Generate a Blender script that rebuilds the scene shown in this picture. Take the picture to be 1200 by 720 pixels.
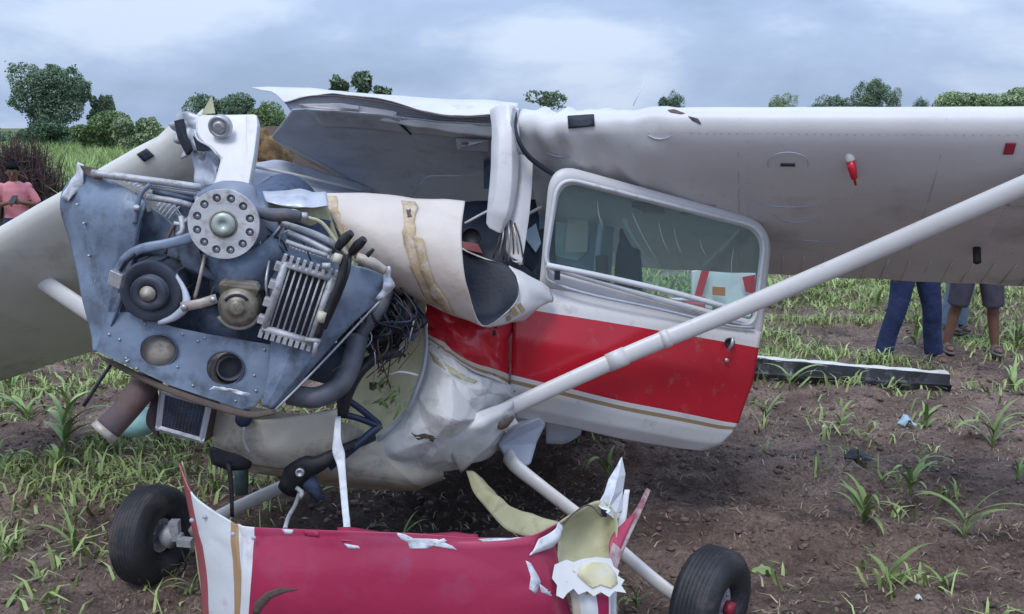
import bpy, bmesh, math, random
import numpy as np
from mathutils import Vector, Matrix, noise
from mathutils.geometry import tessellate_polygon
rnd = random.Random(7)
for o in list(bpy.data.objects): bpy.data.objects.remove(o)
S = bpy.context.scene
C = S.collection
# ------------------------------------------------------------------ camera
F = 1067.0; TH = math.atan(210/F); CZ = 2.0
cam = bpy.data.cameras.new('camera'); cam.sensor_width = 36; cam.lens = 36*F/1200
cam.clip_start = 0.05; cam.clip_end = 6000
co = bpy.data.objects.new('camera', cam); C.objects.link(co)
co.location = (0, 0, CZ); co.rotation_euler = (math.radians(90)-TH, 0, 0)
S.camera = co
# ------------------------------------------------------------------ world, sun, exposure
SUN_EL, SUN_AZ = math.radians(58), math.radians(200)
w = bpy.data.worlds.new('World'); S.world = w; w.use_nodes = True
nt = w.node_tree; nt.nodes.clear(); N = nt.nodes.new; Lk = nt.links.new
out = N('ShaderNodeOutputWorld'); bg = N('ShaderNodeBackground'); bg.inputs[1].default_value = 0.1
sky = N('ShaderNodeTexSky'); sky.sky_type = 'NISHITA'; sky.sun_disc = False
sky.sun_elevation = SUN_EL; sky.sun_rotation = SUN_AZ; sky.air_density = 1.0; sky.dust_density = 2.0
tc = N('ShaderNodeTexCoord'); mp = N('ShaderNodeMapping'); mp.inputs['Scale'].default_value = (1.0, 1.0, 2.6)
mp.inputs['Location'].default_value = (0.35, 0.2, 0.1)
n1 = N('ShaderNodeTexNoise'); n1.inputs['Scale'].default_value = 3.4; n1.inputs['Detail'].default_value = 7; n1.inputs['Roughness'].default_value = 0.52
n1.inputs['Distortion'].default_value = 0.15
r1 = N('ShaderNodeValToRGB'); r1.color_ramp.elements[0].position = 0.41; r1.color_ramp.elements[1].position = 0.62
r1.color_ramp.elements[0].color = (2.95, 4.0, 5.9, 1); r1.color_ramp.elements[1].color = (5.5, 6.5, 8.3, 1)
em = r1.color_ramp.elements.new(0.52); em.color = (3.7, 4.8, 7.0, 1)
Lk(tc.outputs['Generated'], mp.inputs[0]); Lk(mp.outputs[0], n1.inputs[0]); Lk(n1.outputs[0], r1.inputs[0])
sep = N('ShaderNodeSeparateXYZ'); Lk(tc.outputs['Generated'], sep.inputs[0])
mr = N('ShaderNodeMapRange'); mr.inputs[1].default_value = 0.05; mr.inputs[2].default_value = 1.0
mr.inputs[3].default_value = 1.0; mr.inputs[4].default_value = 2.3          # overcast sky: zenith brighter than the rim
Lk(sep.outputs[2], mr.inputs[0])
vm = N('ShaderNodeVectorMath'); vm.operation = 'SCALE'; Lk(r1.outputs[0], vm.inputs[0]); Lk(mr.outputs[0], vm.inputs['Scale'])
mx = N('ShaderNodeMix'); mx.data_type = 'RGBA'; mx.inputs[0].default_value = 0.88
Lk(sky.outputs[0], mx.inputs[6]); Lk(vm.outputs[0], mx.inputs[7]); Lk(mx.outputs[2], bg.inputs[0]); Lk(bg.outputs[0], out.inputs[0])
sl = bpy.data.lights.new('sun', 'SUN'); sl.energy = 1.2; sl.angle = math.radians(20); sl.color = (1, 0.97, 0.93)
so = bpy.data.objects.new('sun', sl); C.objects.link(so)
sd = Vector((math.sin(SUN_AZ)*math.cos(SUN_EL), math.cos(SUN_AZ)*math.cos(SUN_EL), math.sin(SUN_EL)))
so.rotation_euler = sd.to_track_quat('Z', 'Y').to_euler(); so.location = (0, 0, 20)
S.view_settings.view_transform = 'Standard'; S.view_settings.look = 'None'; S.view_settings.exposure = 0.27; S.view_settings.gamma = 1
S.render.engine = 'CYCLES'
S.render.resolution_x = 1024; S.render.resolution_y = 614

# ------------------------------------------------------------------ helpers
cT, sT = math.cos(TH), math.sin(TH)
def W(x, y, Y):
    """point of the place that lies Y metres in front of the camera's foot, seen at photo position (x, y)"""
    r = (x-600)/F; u = (360-y)/F
    d = Vector((r, cT+u*sT, -sT+u*cT)); t = Y/d.y
    return Vector((r*t, Y, CZ+d.z*t))
def PX(px, Y): return px*Y/F
def G(x, y, z=0.0):
    """point on the ground seen at photo position (x, y)"""
    r = (x-600)/F; u = (360-y)/F
    d = Vector((r, cT+u*sT, -sT+u*cT)); t = (z-CZ)/d.z
    return Vector((r*t, d.y*t, z))
def VW(lst): return [W(*p) if not isinstance(p, Vector) else p for p in lst]

def cr(p0, p1, p2, p3, t):
    return 0.5*((2*p1)+(-p0+p2)*t+(2*p0-5*p1+4*p2-p3)*t*t+(-p0+3*p1-3*p2+p3)*t*t*t)
def curve(pts, n, smooth=True):
    m = len(pts); res = []
    for i in range(n):
        s = i/(n-1)*(m-1); k = min(int(s), m-2); t = s-k
        if smooth and m > 2:
            a = pts[k-1] if k > 0 else pts[0]*2-pts[1]
            b = pts[k+2] if k+2 < m else pts[-1]*2-pts[-2]
            res.append(cr(a, pts[k], pts[k+1], b, t))
        else: res.append(pts[k].lerp(pts[k+1], t))
    return res
def loft(rows, nv, nu, smooth=True, smooth_rows=True):
    rs = [curve(VW(r), nu, smooth) for r in rows]
    cols = [curve([r[j] for r in rs], nv, smooth_rows) for j in range(nu)]
    return [[cols[j][i] for j in range(nu)] for i in range(nv)]
def crumple(g, amp, freq, seed=0, ridge=False, hold=True):
    nv, nu = len(g), len(g[0]); o = Vector((seed*7.3, seed*3.1, seed*1.7)); h = [[p.copy() for p in r] for r in g]
    for i in range(nv):
        for j in range(nu):
            a = g[min(i+1, nv-1)][j]-g[max(i-1, 0)][j]; b = g[i][min(j+1, nu-1)]-g[i][max(j-1, 0)]
            n = a.cross(b)
            if n.length < 1e-9: continue
            n.normalize(); v = noise.noise(g[i][j]*freq+o)
            if ridge: v = 0.5-abs(v)*2.2 + 0.4*noise.noise(g[i][j]*freq*2.3+o)
            h[i][j] = g[i][j]+n*(v*amp)
    return h

def facet(g, amp, cu, cv, seed=0, mixn=0.25):
    """crush a grid into flat facets with sharp creases: random heights on a coarse lattice, joined linearly"""
    nv, nu = len(g), len(g[0]); r = random.Random(seed); Hh = [[r.uniform(-1, 1) for _ in range(cu+2)] for _ in range(cv+2)]
    ju = [[(r.uniform(-.32, .32), r.uniform(-.32, .32)) for _ in range(cu+2)] for _ in range(cv+2)]
    h = [[p.copy() for p in q] for q in g]
    for i in range(nv):
        for j in range(nu):
            wv = 0.35*noise.noise(Vector((i/nv*cv*.9, j/nu*cu*.9, seed))); a = i/(nv-1)*cv+wv; c = j/(nu-1)*cu+wv*.8
            a = min(max(a, 0), cv-1e-6); c = min(max(c, 0), cu-1e-6); ai, ci = int(a), int(c); fa, fc = a-ai, c-ci
            if (ai+ci) % 2:
                v = Hh[ai][ci]+(Hh[ai+1][ci]-Hh[ai][ci])*fa+(Hh[ai][ci+1]-Hh[ai][ci])*fc if fa+fc < 1 else Hh[ai+1][ci+1]+(Hh[ai][ci+1]-Hh[ai+1][ci+1])*(1-fa)+(Hh[ai+1][ci]-Hh[ai+1][ci+1])*(1-fc)
            else:
                v = Hh[ai][ci]+(Hh[ai+1][ci]-Hh[ai][ci])*fa+(Hh[ai+1][ci+1]-Hh[ai+1][ci])*fc if fa > fc else Hh[ai][ci]+(Hh[ai][ci+1]-Hh[ai][ci])*fc+(Hh[ai+1][ci+1]-Hh[ai][ci+1])*fa
            v += mixn*noise.noise(g[i][j]*14+Vector((seed, 0, 0)))
            A = g[min(i+1, nv-1)][j]-g[max(i-1, 0)][j]; B = g[i][min(j+1, nu-1)]-g[i][max(j-1, 0)]; n = A.cross(B)
            if n.length > 1e-9: h[i][j] = g[i][j]+n.normalized()*(v*amp)
    return h

class MB:
    def __init__(s): s.bm = bmesh.new(); s.uv = s.bm.loops.layers.uv.new('UVMap')
    def face(s, vs, mi=0, smooth=True):
        try: f = s.bm.faces.new(vs)
        except ValueError: return None
        f.material_index = mi; f.smooth = smooth; return f
    def grid(s, g, mi=0, smooth=True, closed=False):
        nv, nu = len(g), len(g[0]); V = [[s.bm.verts.new(p) for p in r] for r in g]
        for i in range(nv-1):
            for j in range(nu if closed else nu-1):
                j2 = (j+1) % nu
                f = s.face([V[i][j], V[i][j2], V[i+1][j2], V[i+1][j]], mi, smooth)
                if f:
                    for l, (a, b) in zip(f.loops, ((i, j), (i, j+1), (i+1, j+1), (i+1, j))):
                        l[s.uv].uv = (b/(nu-1), a/(nv-1))
        return V
    def tube(s, pts, r, seg=10, n=None, smooth=True, cap=True, flat=1.0, fdir=None, mi=0):
        pts = VW(pts)
        if n: pts = curve(pts, n)
        m = len(pts); rr = r if isinstance(r, (list, tuple)) else [r]*m
        if len(rr) != m: rr = [rr[min(int(i/(m-1)*(len(rr)-1)), len(rr)-2)]*(1-(i/(m-1)*(len(rr)-1)-min(int(i/(m-1)*(len(rr)-1)), len(rr)-2)))+rr[min(int(i/(m-1)*(len(rr)-1)), len(rr)-2)+1]*(i/(m-1)*(len(rr)-1)-min(int(i/(m-1)*(len(rr)-1)), len(rr)-2)) for i in range(m)]
        ref = None; rings = []
        for i in range(m):
            t = (pts[min(i+1, m-1)]-pts[max(i-1, 0)]).normalized()
            if ref is None:
                ref = (fdir if fdir else (Vector((0, 0, 1)) if abs(t.z) < .9 else Vector((1, 0, 0))))
            a = (ref-t*ref.dot(t)).normalized(); b = t.cross(a); ref = a
            rings.append([pts[i]+(a*math.cos(k*2*math.pi/seg)+b*math.sin(k*2*math.pi/seg)*flat)*rr[i] for k in range(seg)])
        V = s.grid(rings, mi, smooth, True)
        if cap:
            s.face(list(reversed(V[0])), mi, False); s.face(V[-1], mi, False)
    def lathe(s, o, ax, prof, seg=24, mi=0, smooth=True, start=0, sweep=2*math.pi):
        ax = ax.normalized(); ref = Vector((0, 0, 1)) if abs(ax.z) < .9 else Vector((1, 0, 0))
        a = (ref-ax*ref.dot(ax)).normalized(); b = ax.cross(a)
        rings = [[o+ax*h+(a*math.cos(start+k*sweep/seg)+b*math.sin(start+k*sweep/seg))*max(r, 1e-4) for k in range(seg)] for r, h in prof]
        s.grid(rings, mi, smooth, True)
    def box(s, c, dx, dy, dz, mi=0):
        """c centre; dx,dy,dz half-extent vectors"""
        P = [c+dx*a+dy*b+dz*e for a in (-1, 1) for b in (-1, 1) for e in (-1, 1)]
        V = [s.bm.verts.new(p) for p in P]
        for q in ((0, 1, 3, 2), (4, 6, 7, 5), (0, 4, 5, 1), (2, 3, 7, 6), (0, 2, 6, 4), (1, 5, 7, 3)):
            s.face([V[i] for i in q], mi, False)
    def plate(s, outer, holes=(), mi=0, th=0.004, n=None):
        """flat-ish plate given by a polygon (and holes), with thickness away from the viewer"""
        loops = [VW(outer)]+[VW(h) for h in holes]
        nn = n or _normal(loops[0])
        if n is None and nn.y > 0: nn = -nn
        tri = tessellate_polygon(loops); flat = [p for l in loops for p in l]
        A = [s.bm.verts.new(p) for p in flat]; B = [s.bm.verts.new(p-nn*th) for p in flat]
        for t in tri:
            s.face([A[i] for i in t], mi, False); s.face([B[i] for i in reversed(t)], mi, False)
        k = 0
        for l in loops:
            m = len(l)
            for i in range(m): s.face([A[k+i], A[k+(i+1) % m], B[k+(i+1) % m], B[k+i]], mi, False)
            k += m
    def ball(s, c, rx, ry, rz, seg=12, mi=0):
        rings = []
        for i in range(seg//2+1):
            th = math.pi*i/(seg//2)
            rings.append([c+rx*(math.sin(th)*math.cos(2*math.pi*k/seg)+1e-5*math.cos(k))+ry*(math.sin(th)*math.sin(2*math.pi*k/seg))+rz*math.cos(th) for k in range(seg)])
        s.grid(rings, mi, True, True)
    def build(s, name, mats, parent=None, solid=0, offset=0.0, inner=None, bevel=0, **kw):
        root = parent
        while root is not None and root.parent is not None: root = root.parent
        off = root.location if root is not None else Vector((0, 0, 0))
        bmesh.ops.remove_doubles(s.bm, verts=s.bm.verts, dist=1e-5)
        bmesh.ops.recalc_face_normals(s.bm, faces=s.bm.faces)
        bmesh.ops.translate(s.bm, verts=s.bm.verts, vec=-off)
        me = bpy.data.meshes.new(name); s.bm.to_mesh(me); s.bm.free()
        mats = mats if isinstance(mats, (list, tuple)) else [mats]
        for m in mats: me.materials.append(m)
        ob = bpy.data.objects.new(name, me); C.objects.link(ob)
        if parent is not None: ob.parent = parent
        if solid:
            md = ob.modifiers.new('thickness', 'SOLIDIFY'); md.thickness = solid; md.offset = offset
            if inner is not None: me.materials.append(inner); md.material_offset = len(me.materials)-1
        if bevel:
            md = ob.modifiers.new('bevel', 'BEVEL'); md.width = bevel; md.segments = 2; md.limit_method = 'ANGLE'; md.angle_limit = math.radians(40)
        for k, v in kw.items(): ob[k] = v
        return ob
def _normal(l):
    n = Vector((0, 0, 0))
    for i in range(len(l)):
        a, b = l[i], l[(i+1) % len(l)]
        n += Vector(((a.y-b.y)*(a.z+b.z), (a.z-b.z)*(a.x+b.x), (a.x-b.x)*(a.y+b.y)))
    return n.normalized()
def thing(name, label, cat, loc=(0, 0, 0), group=None):
    o = bpy.data.objects.new(name, None); o.empty_display_size = 0.1; C.objects.link(o); o.location = loc
    o['label'] = label; o['category'] = cat
    if group: o['group'] = group
    return o
def tag(o, label, cat, group=None):
    o['label'] = label; o['category'] = cat
    if group: o['group'] = group
    return o
def circ(x, y, rx, ry, Yf, n=24, rot=0):
    pts = []
    for k in range(n):
        a = 2*math.pi*k/n; px = rx*math.cos(a); py = ry*math.sin(a)
        xx = x+px*math.cos(rot)-py*math.sin(rot); yy = y+px*math.sin(rot)+py*math.cos(rot)
        pts.append((xx, yy, Yf(xx, yy) if callable(Yf) else Yf))
    return pts

from mathutils.bvhtree import BVHTree
def surf(ob):
    me = ob.data; rt = ob
    while rt.parent: rt = rt.parent
    off = rt.location if rt is not ob else Vector((0, 0, 0))
    return BVHTree.FromPolygons([v.co+off for v in me.vertices], [tuple(p.vertices) for p in me.polygons])
def drape(ob, name, poly, m, off=0.006, th=0.002, parent=None, bv=None, step=4.0):
    """thin layer lying on a surface: outline given by photo positions, laid onto the mesh of ob"""
    bv = bv or surf(ob); eye = Vector((0, 0, CZ)); m2 = [(Vector((x, y, 0))) for x, y in poly]; pts = []
    for i in range(len(m2)):
        a, b_ = m2[i], m2[(i+1) % len(m2)]; k = max(1, int((b_-a).length/step)); pts += [a.lerp(b_, q/k) for q in range(k)]
    bm = bmesh.new(); vs = [bm.verts.new(p) for p in pts]
    for t in tessellate_polygon([pts]):
        try: bm.faces.new([vs[i] for i in t])
        except ValueError: pass
    for _ in range(2):
        ed = [e for e in bm.edges if e.calc_length() > step*1.6]
        if ed: bmesh.ops.subdivide_edges(bm, edges=ed, cuts=1); bmesh.ops.triangulate(bm, faces=bm.faces)
    ok = True; last = None
    for v in bm.verts:
        d = (W(v.co.x, v.co.y, 3.0)-eye).normalized(); hit = bv.ray_cast(eye, d)
        if hit[0] is not None: v.co = hit[0]-d*off; last = v.co.copy()
        else: v.tag = True
    bad = [v for v in bm.verts if v.tag]
    if bad: bmesh.ops.delete(bm, geom=bad, context='VERTS')
    b = MB(); b.bm.free(); b.bm = bm
    for f in bm.faces: f.smooth = True
    return b.build(name, m, parent or ob, solid=th)
# ------------------------------------------------------------------ materials
def mat(name, col, rough=0.5, metal=0.0, var=0.12, vscale=6.0, dirt=None, damt=0.0, dscale=3.0, bump=0.0, bscale=40.0, stripes=None, axis=1, coat=0.0, island=0.0, ddet=6, spec=None):
    m = bpy.data.materials.new(name); m.use_nodes = True; t = m.node_tree; n = t.nodes.new; k = t.links.new
    b = t.nodes['Principled BSDF']; b.inputs['Roughness'].default_value = rough; b.inputs['Metallic'].default_value = metal
    b.inputs['Coat Weight'].default_value = coat
    if spec is not None: b.inputs['Specular IOR Level'].default_value = spec
    c = n('ShaderNodeTexCoord'); src = None
    if stripes:
        s = n('ShaderNodeSeparateXYZ'); k(c.outputs['UV'], s.inputs[0])
        rp = n('ShaderNodeValToRGB'); rp.color_ramp.interpolation = 'CONSTANT'; e = rp.color_ramp.elements
        e[0].position = 0; e[0].color = (*stripes[0][1], 1); e[1].position = stripes[1][0]; e[1].color = (*stripes[1][1], 1)
        for p, cc in stripes[2:]: x = e.new(p); x.color = (*cc, 1)
        k(s.outputs[axis], rp.inputs[0]); src = rp.outputs[0]
    def mix(a, fac, colr, mode='MIX'):
        q = n('ShaderNodeMix'); q.data_type = 'RGBA'; q.blend_type = mode
        if isinstance(fac, float): q.inputs[0].default_value = fac
        else: k(fac, q.inputs[0])
        if a is None: q.inputs[6].default_value = (*col, 1)
        else: k(a, q.inputs[6])
        if isinstance(colr, tuple): q.inputs[7].default_value = (*colr, 1)
        else: k(colr, q.inputs[7])
        return q.outputs[2]
    if var > 0:
        nn = n('ShaderNodeTexNoise'); nn.inputs['Scale'].default_value = vscale; nn.inputs['Detail'].default_value = 5; k(c.outputs['Object'], nn.inputs[0])
        mr = n('ShaderNodeMapRange'); mr.inputs[1].default_value = 0.3; mr.inputs[2].default_value = 0.7; mr.inputs[3].default_value = 1-var; mr.inputs[4].default_value = 1+var
        k(nn.outputs[0], mr.inputs[0]); src = mix(src, 1.0, mr.outputs[0], 'MULTIPLY')
    if island:
        ge = n('ShaderNodeNewGeometry'); mr = n('ShaderNodeMapRange'); mr.inputs[3].default_value = 1-island; mr.inputs[4].default_value = 1+island
        k(ge.outputs['Random Per Island'], mr.inputs[0]); src = mix(src, 1.0, mr.outputs[0], 'MULTIPLY')
    if dirt:
        nn = n('ShaderNodeTexNoise'); nn.inputs['Scale'].default_value = dscale; nn.inputs['Detail'].default_value = ddet; nn.inputs['Roughness'].default_value = 0.65; k(c.outputs['Object'], nn.inputs[0])
        rp = n('ShaderNodeMapRange'); rp.inputs[1].default_value = 0.62-damt*0.4; rp.inputs[2].default_value = 0.80-damt*0.3; rp.inputs[4].default_value = min(1, 0.5+damt)
        k(nn.outputs[0], rp.inputs[0]); src = mix(src, rp.outputs[0], dirt)
        rr = n('ShaderNodeMapRange'); rr.inputs[3].default_value = rough; rr.inputs[4].default_value = min(1, rough+0.35); k(rp.outputs[0], rr.inputs[0]); k(rr.outputs[0], b.inputs['Roughness'])
    if src is None: b.inputs['Base Color'].default_value = (*col, 1)
    else: k(src, b.inputs['Base Color'])
    if bump:
        nb = n('ShaderNodeTexNoise'); nb.inputs['Scale'].default_value = bscale; nb.inputs['Detail'].default_value = 6; k(c.outputs['Object'], nb.inputs[0])
        bp = n('ShaderNodeBump'); bp.inputs['Strength'].default_value = 1.0; bp.inputs['Distance'].default_value = bump; k(nb.outputs[0], bp.inputs['Height']); k(bp.outputs[0], b.inputs['Normal'])
    return m
MUD = (0.16, 0.11, 0.085)
RED = (0.50, 0.012, 0.028); WHT = (0.70, 0.67, 0.65); GOLD = (0.34, 0.24, 0.13); CRM = (0.60, 0.55, 0.46)
M = dict(
 wing=mat('wing_paint', (0.67, 0.65, 0.64), 0.42, 0, 0.08, 2.5, (0.34, 0.31, 0.31), 0.16, 2.2, 0.002, 9),
 wing_low=mat('dull_wing_paint', (0.64, 0.62, 0.56), 0.5, 0, 0.08, 2.5, (0.28, 0.24, 0.2), 0.22, 2.2, 0.002, 9),
 white=mat('white_paint', (0.68, 0.66, 0.65), 0.4, 0, 0.07, 5, (0.32, 0.27, 0.23), 0.10, 7, 0.0015, 20),
 crum=mat('crumpled_white_skin', (0.66, 0.65, 0.63), 0.58, 0.0, 0.1, 7, (0.26, 0.21, 0.17), 0.26, 7, 0.0015, 30),
 belly=mat('muddy_belly_paint', (0.58, 0.53, 0.43), 0.6, 0, 0.15, 6, (0.17, 0.13, 0.10), 0.30, 6, 0.003, 16),
 strut=mat('strut_paint', (0.68, 0.66, 0.64), 0.35, 0, 0.05, 5, (0.35, 0.3, 0.27), 0.06, 14, 0, 9),
 alu=mat('bare_aluminium', (0.50, 0.51, 0.55), 0.45, 0.35, 0.12, 6, (0.16, 0.15, 0.16), 0.2, 5, 0.002, 25),
 alud=mat('grey_primer', (0.46, 0.49, 0.56), 0.6, 0.1, 0.15, 3, (0.20, 0.19, 0.19), 0.2, 3, 0.003, 12),
 steel=mat('worn_steel', (0.50, 0.49, 0.50), 0.38, 0.6, 0.15, 12, (0.14, 0.11, 0.09), 0.2, 18, 0.001, 60),
 cast=mat('cast_alloy', (0.46, 0.46, 0.47), 0.55, 0.25, 0.15, 14, (0.10, 0.085, 0.08), 0.25, 22, 0.002, 90),
 ring=mat('ring_gear_metal', (0.58, 0.58, 0.59), 0.5, 0.2, 0.15, 14, (0.24, 0.2, 0.17), 0.30, 22, 0.001, 90),
 blue=mat('blue_grey_engine_paint', (0.19, 0.24, 0.32), 0.42, 0.05, 0.2, 7, (0.05, 0.055, 0.075), 0.36, 8, 0.003, 22),
 blued=mat('dark_blue_grey_paint', (0.075, 0.105, 0.17), 0.5, 0.1, 0.25, 9, (0.03, 0.026, 0.026), 0.35, 12, 0.003, 40),  # darker blue grey with near-black blotches
 chip=mat('chipped_paint_edge', (0.62, 0.64, 0.68), 0.6, 0, 0.25, 30, None, 0, 3, 0.003, 80),
 dark=mat('black_rubber', (0.018, 0.018, 0.022), 0.55, 0, 0.3, 14, (0.10, 0.08, 0.065), 0.16, 10, 0.002, 40),
 tyre=mat('tyre_rubber', (0.022, 0.023, 0.027), 0.6, 0, 0.3, 10, (0.13, 0.10, 0.085), 0.24, 5, 0.003, 50),
 alt=mat('alternator_casing', (0.07, 0.08, 0.105), 0.5, 0.3, 0.2, 14, (0.15, 0.13, 0.12), 0.15, 18, 0.001, 60),
 olive=mat('starter_bronze', (0.27, 0.24, 0.19), 0.45, 0.3, 0.2, 20, (0.09, 0.07, 0.05), 0.3, 25, 0.002, 60),
 tan=mat('tan_metal', (0.46, 0.40, 0.34), 0.5, 0.2, 0.2, 20, (0.12, 0.09, 0.07), 0.25, 20, 0.001, 60),
 rust=mat('rusty_exhaust', (0.17, 0.10, 0.085), 0.65, 0.3, 0.35, 16, (0.10, 0.095, 0.11), 0.45, 8, 0.003, 50),
 brown=mat('brown_baffle_seal', (0.10, 0.07, 0.055), 0.7, 0, 0.2, 20, None, 0, 3, 0.002, 60),
 firewall=mat('cream_firewall', (0.72, 0.67, 0.44), 0.5, 0, 0.1, 8, (0.16, 0.12, 0.08), 0.16, 14, 0.002, 30),
 oliv2=mat('yellow_green_primer', (0.46, 0.44, 0.27), 0.5, 0, 0.12, 6, (0.24, 0.19, 0.12), 0.2, 9, 0.003, 20),
 beige=mat('beige_cowl_skin', (0.62, 0.54, 0.47), 0.55, 0, 0.07, 6, (0.50, 0.30, 0.13), 0.12, 5, 0.004, 18),
 orange=mat('dried_sealant', (0.50, 0.36, 0.21), 0.7, 0, 0.25, 25, (0.60, 0.53, 0.45), 0.45, 22, 0.003, 60),
 inner=mat('dark_navy_lining', (0.012, 0.016, 0.028), 0.6, 0, 0.2, 10, None, 0, 3, 0.002, 60),
 red=mat('red_paint', RED, 0.3, 0, 0.08, 5, (0.20, 0.02, 0.03), 0.1, 8, 0.001, 20),
 magenta=mat('faded_red_paint', (0.38, 0.024, 0.075), 0.4, 0, 0.1, 4, (0.24, 0.02, 0.05), 0.18, 7, 0.003, 14),
 door=mat('door_paint', RED, 0.28, 0, 0.05, 4, (0.25, 0.18, 0.15), 0.08, 14, 0.002, 6, stripes=[(0, WHT), (1/6+.03, RED), (3/6, WHT), (0.556, GOLD), (0.61, (0.68, 0.66, 0.64))], axis=1, coat=0.3),
 side=mat('side_paint', RED, 0.28, 0, 0.06, 6, (0.25, 0.18, 0.15), 0.06, 12, 0.002, 10, stripes=[(0, RED), (0.80, CRM), (0.88, GOLD), (0.94, WHT)], axis=1, coat=0.3),
 cowl=mat('cowling_paint', RED, 0.38, 0, 0.07, 4, (0.30, 0.07, 0.14), 0.22, 4, 0.003, 10,
          stripes=[(0, (0.40, 0.09, 0.10)), (0.095, (0.72, 0.74, 0.74)), (2/9, (0.45, 0.28, 0.15)), (3/9, (0.74, 0.74, 0.74)), (4/9, (0.38, 0.024, 0.075))], axis=0, coat=0.15),
 rubw=mat('white_seal', (0.68, 0.69, 0.71), 0.5, 0, 0.08, 9, (0.3, 0.27, 0.25), 0.18, 22, 0, 9),
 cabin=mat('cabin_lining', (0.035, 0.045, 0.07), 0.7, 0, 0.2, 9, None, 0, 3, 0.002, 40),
 aqua=mat('aqua_scrap', (0.30, 0.52, 0.50), 0.4, 0, 0.1, 9, MUD, 0.2, 9, 0.001, 40),
 cream=mat('cream_plastic', (0.62, 0.56, 0.42), 0.5, 0, 0.1, 20, None, 0, 3, 0, 9),
 hose=mat('corrugated_grey_hose', (0.10, 0.105, 0.125), 0.55, 0.1, 0.2, 14, (0.2, 0.17, 0.15), 0.25, 12, 0.001, 60),
 hoseb=mat('dark_blue_hose', (0.02, 0.035, 0.075), 0.45, 0, 0.2, 14, MUD, 0.15, 12, 0, 9),
 foam=mat('brown_insulation', (0.20, 0.125, 0.06), 0.9, 0, 0.4, 18, (0.42, 0.29, 0.14), 0.35, 12, 0.01, 30),
 skin=mat('brown_skin', (0.17, 0.085, 0.055), 0.55, 0, 0.08, 20, None, 0, 3, 0, 9),
 hair=mat('black_hair', (0.008, 0.008, 0.009), 0.9, 0, 0.3, 60, None, 0, 3, 0.004, 90, spec=0.1),
 pink=mat('pink_shirt_cloth', (0.66, 0.24, 0.27), 0.85, 0, 0.12, 9, None, 0, 3, 0.006, 14),
 jeans=mat('blue_denim', (0.012, 0.022, 0.075), 0.85, 0, 0.25, 12, (0.025, 0.04, 0.11), 0.3, 7, 0.03, 8),
 jeansl=mat('pale_denim', (0.15, 0.21, 0.30), 0.85, 0, 0.2, 12, None, 0, 3, 0.006, 16),
 shorts=mat('charcoal_shorts_cloth', (0.055, 0.05, 0.07), 0.9, 0, 0.2, 12, None, 0, 3, 0.006, 16),
 shirtw=mat('white_shirt_cloth', (0.6, 0.6, 0.62), 0.85, 0, 0.1, 9, None, 0, 3, 0.006, 14),
 shirtg=mat('green_shirt_cloth', (0.08, 0.16, 0.10), 0.85, 0, 0.1, 9, None, 0, 3, 0.006, 14),
 shirtb=mat('navy_shirt_cloth', (0.05, 0.07, 0.15), 0.85, 0, 0.1, 9, None, 0, 3, 0.006, 14),
 sandal=mat('grey_sandal', (0.12, 0.11, 0.12), 0.7, 0, 0.2, 20, MUD, 0.3, 20, 0, 9),
 bark=mat('bark', (0.11, 0.08, 0.06), 0.9, 0, 0.3, 6, None, 0, 3, 0.03, 12),
 brush=mat('bare_brown_twigs', (0.105, 0.065, 0.06), 0.9, 0, 0.3, 2, None, 0, 3, 0, 9, island=0.4),
 leaf=mat('maize_leaf', (0.24, 0.34, 0.11), 0.5, 0, 0.25, 14, (0.24, 0.30, 0.10), 0.25, 20, 0, 9, island=0.25),
 leafp=mat('pale_maize_leaf', (0.24, 0.33, 0.12), 0.5, 0, 0.25, 14, None, 0, 20, 0, 9, island=0.25),
 weed=mat('weed_blades', (0.29, 0.36, 0.13), 0.6, 0, 0.35, 0.9, None, 0, 3, 0, 9, island=0.4),
 tall=mat('tall_grass_blades', (0.30, 0.40, 0.14), 0.65, 0, 0.3, 0.25, None, 0, 3, 0, 9, island=0.35),
 straw=mat('dry_straw', (0.34, 0.28, 0.19), 0.8, 0, 0.2, 3, None, 0, 3, 0, 9, island=0.4),
 clod=mat('soil_clods', (0.155, 0.11, 0.09), 0.95, 0, 0.3, 4, None, 0, 3, 0.01, 60, island=0.35),
)
FOL = [mat('foliage_%s' % k, c, 0.65, 0, 0.3, 0.35, None, 0, 3, 0, 9, island=0.45) for k, c in
       (('deep', (0.10, 0.165, 0.09)), ('mid', (0.19, 0.27, 0.11)), ('pale', (0.27, 0.34, 0.18)), ('far', (0.165, 0.235, 0.145)))]
def glass_mat(name, col, gl=0.12):
    m = bpy.data.materials.new(name); m.use_nodes = True; t = m.node_tree; t.nodes.clear(); n = t.nodes.new; k = t.links.new
    o = n('ShaderNodeOutputMaterial'); a = n('ShaderNodeBsdfTransparent'); a.inputs[0].default_value = (*col, 1)
    g = n('ShaderNodeBsdfGlossy'); g.inputs['Roughness'].default_value = 0.06; g.inputs[0].default_value = (0.9, 0.95, 1, 1)
    x = n('ShaderNodeMixShader'); f = n('ShaderNodeFresnel'); f.inputs[0].default_value = 1.45
    df = n('ShaderNodeBsdfDiffuse'); df.inputs[0].default_value = (.62, .78, .78, 1); x2 = n('ShaderNodeMixShader'); x2.inputs[0].default_value = 0.05; k(a.outputs[0], x2.inputs[1]); k(df.outputs[0], x2.inputs[2])
    k(f.outputs[0], x.inputs[0]); k(x2.outputs[0], x.inputs[1]); k(g.outputs[0], x.inputs[2]); k(x.outputs[0], o.inputs[0]); return m
M['glass'] = glass_mat('tinted_perspex', (0.84, 0.97, 0.95))

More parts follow.
